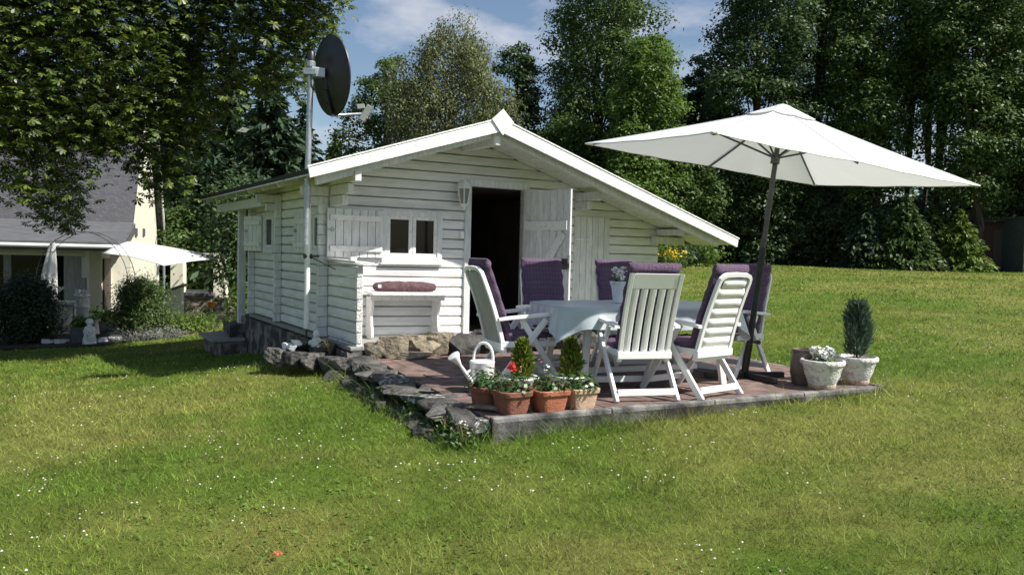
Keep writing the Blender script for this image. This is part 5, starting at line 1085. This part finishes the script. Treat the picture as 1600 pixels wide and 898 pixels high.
# ------------------------------------------------------------------ trees
# old chestnut: trunk outside the frame on the left, branches hanging into the picture
CT = Vector((-11.0, 12.6, 0)); CT.z = g1(CT.x, CT.y)
CHS = empty('chestnut_tree', CT, 0, 'large chestnut tree whose leafy branches hang in from the upper left', 'tree')
outline = [(-900, -900), (420, -620), (700, -420), (640, -160), (560, -60), (528, 0), (516, 45), (486, 98), (474, 138), (430, 152), (392, 140), (340, 168), (303, 226), (286, 296), (262, 318), (236, 292), (214, 262), (196, 236), (170, 238), (150, 262), (126, 300), (124, 338), (110, 368), (84, 352), (50, 334), (26, 300), (0, 284), (-900, 300)]
def chestnut():
    g = np.random.default_rng(77); cen = []
    while len(cen) < 9000:
        if len(cen) < 6000: px = g.uniform(-500, 560); py = g.uniform(-300, 372)
        else: px = g.uniform(60, 700); py = g.uniform(-560, -25)  # extra leaves above the frame, unseen, added to shade the hanging branches
        if not inpoly(np.array([px]), np.array([py]), outline)[0]: continue
        if len(cen) < 6000 and (px < -80 or py < -60):
            if g.random() < .60: continue
        d = 12.9+abs(g.normal())*1.2*(1 if g.random() < .7 else -1) if py > -20 else g.uniform(11.6, 15.5)
        d = max(d, 11.5)
        if py > 150 and d > 13.6: d = 12.2+g.random()
        if px < 212 and py > 225 and g.random() < .55: continue
        p = at(px, py, d); h = p.z+.65; sx_, sy_ = p.x-SUN_DIR.x/SUN_DIR.z*h, p.y-SUN_DIR.y/SUN_DIR.z*h
        if sy_ < 13.4 and 800+F_PX*sx_/sy_ > -40 and g.random() < .96: continue     # crown thinned where its shadow would fall on the lawn in view
        cen.append(p)
    cen = np.array([tuple(c) for c in cen]); n = len(cen); per = 7; N = n*per
    c = np.repeat(cen, per, 0)+g.normal(size=(N, 3))*np.array([.17, .2, .10])
    ax = g.normal(size=(N, 3))*.45; ax[:, 2] = 1; ax += np.array([.25, -.35, 0]); ax /= np.linalg.norm(ax, axis=1)[:, None]
    t0 = np.cross(ax, g.normal(size=(N, 3))); t0 /= np.linalg.norm(t0, axis=1)[:, None]; b0 = np.cross(ax, t0); S_ = .118*(.6+.7*g.random(N)); quads = []
    for j in range(6):
        a = (j-2.5)*R(46); l = S_*(1.0-.13*abs(j-2.5)); d = t0*math.cos(a)+b0*math.sin(a)-ax*.35; d /= np.linalg.norm(d, axis=1)[:, None]; s = np.cross(ax, d); s /= np.linalg.norm(s, axis=1)[:, None]
        l = l[:, None]; quads.append(np.stack([c, c+d*l*.66+s*l*.19, c+d*l, c+d*l*.66-s*l*.19], 1))
    V = np.stack(quads, 1).reshape(-1, 4, 3)-np.array(tuple(CT)); np_mesh('crown', V, 4, 'leaf_chestnut', CHS)
    m = MB(); rg = random.Random(5); m.tube([(0, 0, -.3), (.1, 0, 1.5), (.2, .1, 3.2), (.5, 0, 5.5), (.9, 0, 8.2)], [.42, .34, .3, .22, .08], 10)
    vis = [k for k in range(n) if cen[k][0] > -10.5]
    for k in rg.sample(vis, 60):
        tg = Vector(cen[k])-CT; h = rg.uniform(2.6, 5.5); st = Vector((.2+h*.04, 0, h)); mid = st.lerp(tg, .55)+Vector((0, 0, .6)); m.tube([st, mid, tg.lerp(mid, .2), tg], [.05, .02, .009, .004], 5, cap=False)
    m.build('trunk', 'bark', CHS, smooth=True)
chestnut()
# dark conifers and shrubs left of the summer house
for i, (px, y, h, r_, leaf, lab) in enumerate(((300, 33, 10.5, 3.0, 'needle_dark', 'tall dark spruce behind the cream garden wall'), (420, 30, 9.6, 2.6, 'needle_dark', 'dark spruce left of the satellite mast'), (360, 38, 12, 3.2, 'leaf_dark', 'tallest dark conifer between the two spruces'), (470, 37, 8.6, 2.6, 'needle_dark', 'dark spruce just behind the satellite mast'), (250, 40, 12, 3.4, 'needle_dark', 'dark spruce rising behind the yellow gable'), (522, 46, 8.2, 2.4, 'needle_green', 'smaller green conifer right of the satellite mast'))):
    b = gbase(px, y); spruce('spruce_tree', lab, b, h, r_, leaf, 700+i, 'conifers left of the summer house', card=.42, dens=1.15)
b = gbase(372, 21.5, 470); broadleaf('dark_tree', 'dense dark leafy tree beside the porch of the summer house', 'tree', b, 3.6, [(0, 0, 1.7, .7, .8, 1.2), (.4, .5, 2.6, .8, .8, 1.0), (-.3, .5, 3.0, .7, .8, 1.0)], 130, 55, .55, 'leaf_dark', .13, .08, 720)
b = gbase(386, 17.5, 470); shrub('green_shrub', 'bright green shrub behind the porch post', 'shrub', b, [(0, 0, .5, .42, .4, .5)], 1800, 'leaf_bright', .08, 721)
b = gbase(345, 27, 470); broadleaf('garden_tree', 'bushy green tree seen through the framed opening', 'tree', gbase(310, 30), 3.2, [(0, 0, 1.6, 1.6, 1.2, 1.5), (-.6, 0, 2.6, 1.2, 1.2, 1.2)], 150, 60, .6, 'leaf_oak', .16, .1, 722)
# tall broadleaf trees behind the summer house
def bl(name, label, px, y, top_py, half_px, leaf, seed, low=.18, lsize=.17, nb=95, per=560, grp='tall trees behind the summer house', cat='tree', droop=0, rb=None, shape='oval', bark='bark', up=.25, trk=.22, flat=.62):
    b = gbase(px, y); top = at(px, top_py, y).z-b.z; hw = half_px*y/F_PX; rb = rb or max(.45, min(1.15, hw*.42))
    root = empty(name, b, 0, label, cat, grp); P, O, C = boughs(hw, top, low, nb, per, seed, shape, rb, flat)
    np_mesh('crown', cards(P, lsize, seed=seed+1, outward=O, droop=droop, up=up), 4, leaf, root)
    mb = MB(); g = random.Random(seed); limbs(mb, (0, 0, -.3), (0, 0, top*.93), trk, [Vector(c) for c, q in g.sample(C, min(26, len(C)))], seed=seed); mb.build('trunk', bark, root, smooth=True); return root
bl('birch_tree', 'grey green birch with drooping twigs above the summer house roof', 700, 36, 44, 92, 'leaf_birch', 730, .25, .12, 120, 760, droop=1.8, bark='birch_bark', up=0, flat=1.35, rb=.85)
bl('oak_tree', 'dark leafy tree left of the birch', 600, 39, 84, 62, 'leaf_oak', 731, .2, nb=60)
bl('broadleaf_tree', 'narrow dark tree right of the birch', 800, 40, 62, 50, 'leaf_dark', 732, .1, nb=60)
bl('broadleaf_tree', 'tall oak like tree rising out of the frame above the ridge', 930, 41, -70, 104, 'leaf_oak', 733, .2, .18, 140, 560, rb=1.1, shape='high')
bl('broadleaf_tree', 'fresh green tree in front of the tall oak', 1004, 36, 52, 76, 'leaf_bright', 734, .1, .17, 110, 560, rb=.85)
bl('broadleaf_tree', 'low bushy tree behind the right roof slope', 880, 38, 180, 76, 'leaf_oak', 735, .05, nb=60)
bl('broadleaf_tree', 'low green tree behind the left parasol tip', 1050, 37, 200, 72, 'leaf_oak', 736, .02, nb=70)
bl('broadleaf_tree', 'slim dark tree between the oak and the right hand wood', 1086, 43, 84, 46, 'leaf_dark', 737, .1)
for i, (px, y, tp, hw, leaf, lab) in enumerate(((1172, 38, -110, 96, 'leaf_dark', 'tall dark tree at the left edge of the right hand wood'), (1272, 41, -150, 88, 'leaf_dark', 'tall dark tree above the parasol top'), (1356, 38, -120, 72, 'leaf_oak', 'tall tree with bare lower trunk left of the sky gap'), (1512, 36, -140, 74, 'leaf_oak', 'tall tree right of the sky gap in the wood'), (1594, 38, -150, 88, 'leaf_oak', 'tall dark tree at the right edge of the picture'), (1690, 36, -150, 95, 'leaf_dark', 'tall dark tree beyond the right edge of the picture'))):
    bl('forest_tree', lab, px, y, tp, hw, leaf, 740+i, (.12, .14, .22, .2, .14, .1)[i], .18, 125, 520, grp='tall trees of the right hand wood', trk=.2, rb=1.0, shape='high')
for i, (px, y, tp) in enumerate(((1412, 40, -60), (1440, 42, -80), (1464, 39, -60), (1540, 42, -60))):
    bl('pine_tree', ['slim pine trunk at the left of the sky gap', 'slim pine trunk in the middle of the sky gap', 'slim pine trunk at the right of the sky gap', 'slim pine near the right edge'][i], px, y, tp, 30, 'needle_green', 760+i, .55, .16, 26, 330, grp='slim pines in the sky gap', trk=.13, rb=.7)
# understory, hedge and young spruces along the lawn edge
for i, (px, y, tp, hw, leaf) in enumerate(((1090, 39, 300, 60, 'leaf_oak'), (1170, 38, 285, 60, 'leaf_dark'), (1250, 39, 300, 60, 'leaf_dark'), (1330, 38, 315, 55, 'leaf_dark'), (1400, 41, 310, 60, 'leaf_dark'), (1560, 42, 280, 60, 'leaf_dark'), (1640, 40, 290, 60, 'leaf_dark'), (960, 41, 280, 60, 'leaf_oak'))):
    lab = ['behind the right eave of the summer house', 'behind the parasol pole', 'right of the parasol pole', 'left of the young spruces', 'behind the young spruces', 'behind the dark red shed', 'beyond the right frame edge', 'behind the summer house roof'][i]
    bl('undergrowth_bush', 'dark bush under the trees '+lab, px, y, tp, hw, leaf, 780+i, .0, .17, 60, 480, grp='dark bushes under the trees', cat='bush', trk=.05, rb=.75)
for i, (px, y, h, r_, leaf, lab) in enumerate(((1352, 35, 2.5, 1.56, 'needle_dark', 'low dark young spruce, leftmost of the group'), (1412, 34.5, 3.3, 1.95, 'needle_green', 'middle young spruce of the group at the lawn edge'), (1452, 35.5, 3.0, 1.56, 'needle_green', 'taller young spruce behind the lime one'), (1497, 34, 2.7, 1.49, 'needle_lime', 'lime green young spruce at the right of the group'))):
    spruce('young_spruce', lab, gbase(px, y), h, r_, leaf, 800+i, 'young spruces at the lawn edge', card=.24, dens=1.3)
for i, (px, y, w_, h, leaf, lab) in enumerate(((1032, 30, .40, 1.0, 'leaf_bright', 'light green columnar shrub at the corner of the summer house'), (1058, 31, .42, .95, 'needle_green', 'conical green shrub beside the yellow flowers'), (1077, 32, .5, 1.0, 'leaf_dark', 'dark round shrub on the far lawn'), (1102, 32, .5, 1.05, 'leaf_bright', 'bright green round shrub on the far lawn'))):
    shrub('lawn_shrub', lab, 'shrub', gbase(px, y), [(0, 0, h*.5, w_, w_, h*.55)], 1300, leaf, .12, 820+i, 'shrubs on the far lawn')
b = gbase(1048, 29.5); shrub('yellow_flowers', 'patch of tall yellow flowers beside the shrubs on the far lawn', 'flowers', b, [(0, 0, .3, .42, .25, .3)], 500, 'leaf_bright', .10, 830, stems=False)
g = np.random.default_rng(3); P = g.normal(size=(150, 3))*np.array([.24, .15, .12])+np.array([b.x, b.y, b.z+.60]); FL_ = [o for o in bpy.data.objects if o.name.startswith('yellow_flowers') and o.type == 'EMPTY'][0]
np_mesh('flower', cards(P-np.array(tuple(b)), .10, seed=5, asp=.7), 4, 'yellow_flower', FL_)
# clipped dark hedge in the distance and a house roof over it
p0, p1 = gbase(1065, 44), gbase(1185, 44); n = 9000; P = np.stack([RNG.uniform(p0.x, p1.x, n), p0.y+RNG.uniform(-.5, .5, n), p0.z+RNG.random(n)**.7*1.15], -1)
HG = empty('clipped_hedge', p0, 0, 'dark clipped hedge beyond the far lawn', 'hedge'); np_mesh('foliage', cards(P-np.array(tuple(p0)), .2, seed=9), 4, 'leaf_dark', HG)
b = gbase(1150, 75); RH = empty('brick_house', b, 0, 'small distant brick house with red roof glimpsed past the eave', 'house')
zt_ = at(1150, 366, 75).z-b.z; m = MB(); m.box(-2.2, 1.6, 0, 4, -1, zt_-.9); m.build('wall', 'house_white', RH); m = MB(); m.prism([(-2.4, -.3, zt_-.95), (1.8, -.3, zt_-.95), (1.8, 2, zt_+.6), (-2.4, 2, zt_+.6)], (0, 0, 0), (0, 0, .15)); m.build('roof', 'brick_red', RH)
# dark shed at the right edge
b = gbase(1572, 36); b2 = at(1545, 345, 36); DSH = empty('dark_shed', b, R(-14), 'dark reddish wooden shed under the trees at the right edge', 'shed'); hh = at(1575, 338, 36).z-b.z
m = MB(); m.box(-1.15, 1.4, 0, 2.6, -.2, hh-.1); m.build('wall', 'shed_red', DSH, bev=.01); m = MB(); m.prism([(-1.35, -.3, hh-.35), (1.5, -.3, hh-.05), (1.5, 2.8, hh-.05), (-1.35, 2.8, hh-.35)], (0, 0, 0), (0, 0, .1)); m.build('roof', 'felt', DSH); m = MB(); m.box(-.55, .3, -.03, .0, -.1, hh-.6); m.build('door', 'door_brown', DSH)
b = gbase(1617, 34.5); m = MB(); m.box(-.5, 1.8, 0, 2, -.2, 2.35); m.box(-.56, 1.86, -.06, 2.06, 2.352, 2.44); tag(m.build('garden_store', 'bluegrey_shaded', None, loc=b, bev=.01), 'pale blue grey hut corner at the right edge of the picture', 'hut')
# far wood closing the view behind the trees
def farwood():
    g = np.random.default_rng(91); V = []
    for k in range(150):
        px = g.uniform(-350, 1950); y = g.uniform(54, 64); b = at(px, 400, y)
        top = (2.6+g.random()*2.0) if px < 1120 else (7+g.random()*4 if not 1395 < px < 1485 else 5.5+g.random()*1.5); zb = g1(b.x, b.y)
        n = 420; d = g.normal(size=(n, 3)); d /= np.linalg.norm(d, axis=1)[:, None]; P = d*np.array([2.6, 2.2, top*.5])*(.6+.4*g.random((n, 1)))+np.array([b.x, b.y, zb+top*.5]); V.append(cards(P, .75, seed=k, outward=d))
    tag(np_mesh('far_wood', np.concatenate(V), 4, 'leaf_dark'), 'far wood behind the nearer trees', 'wood', kind='stuff')
farwood()
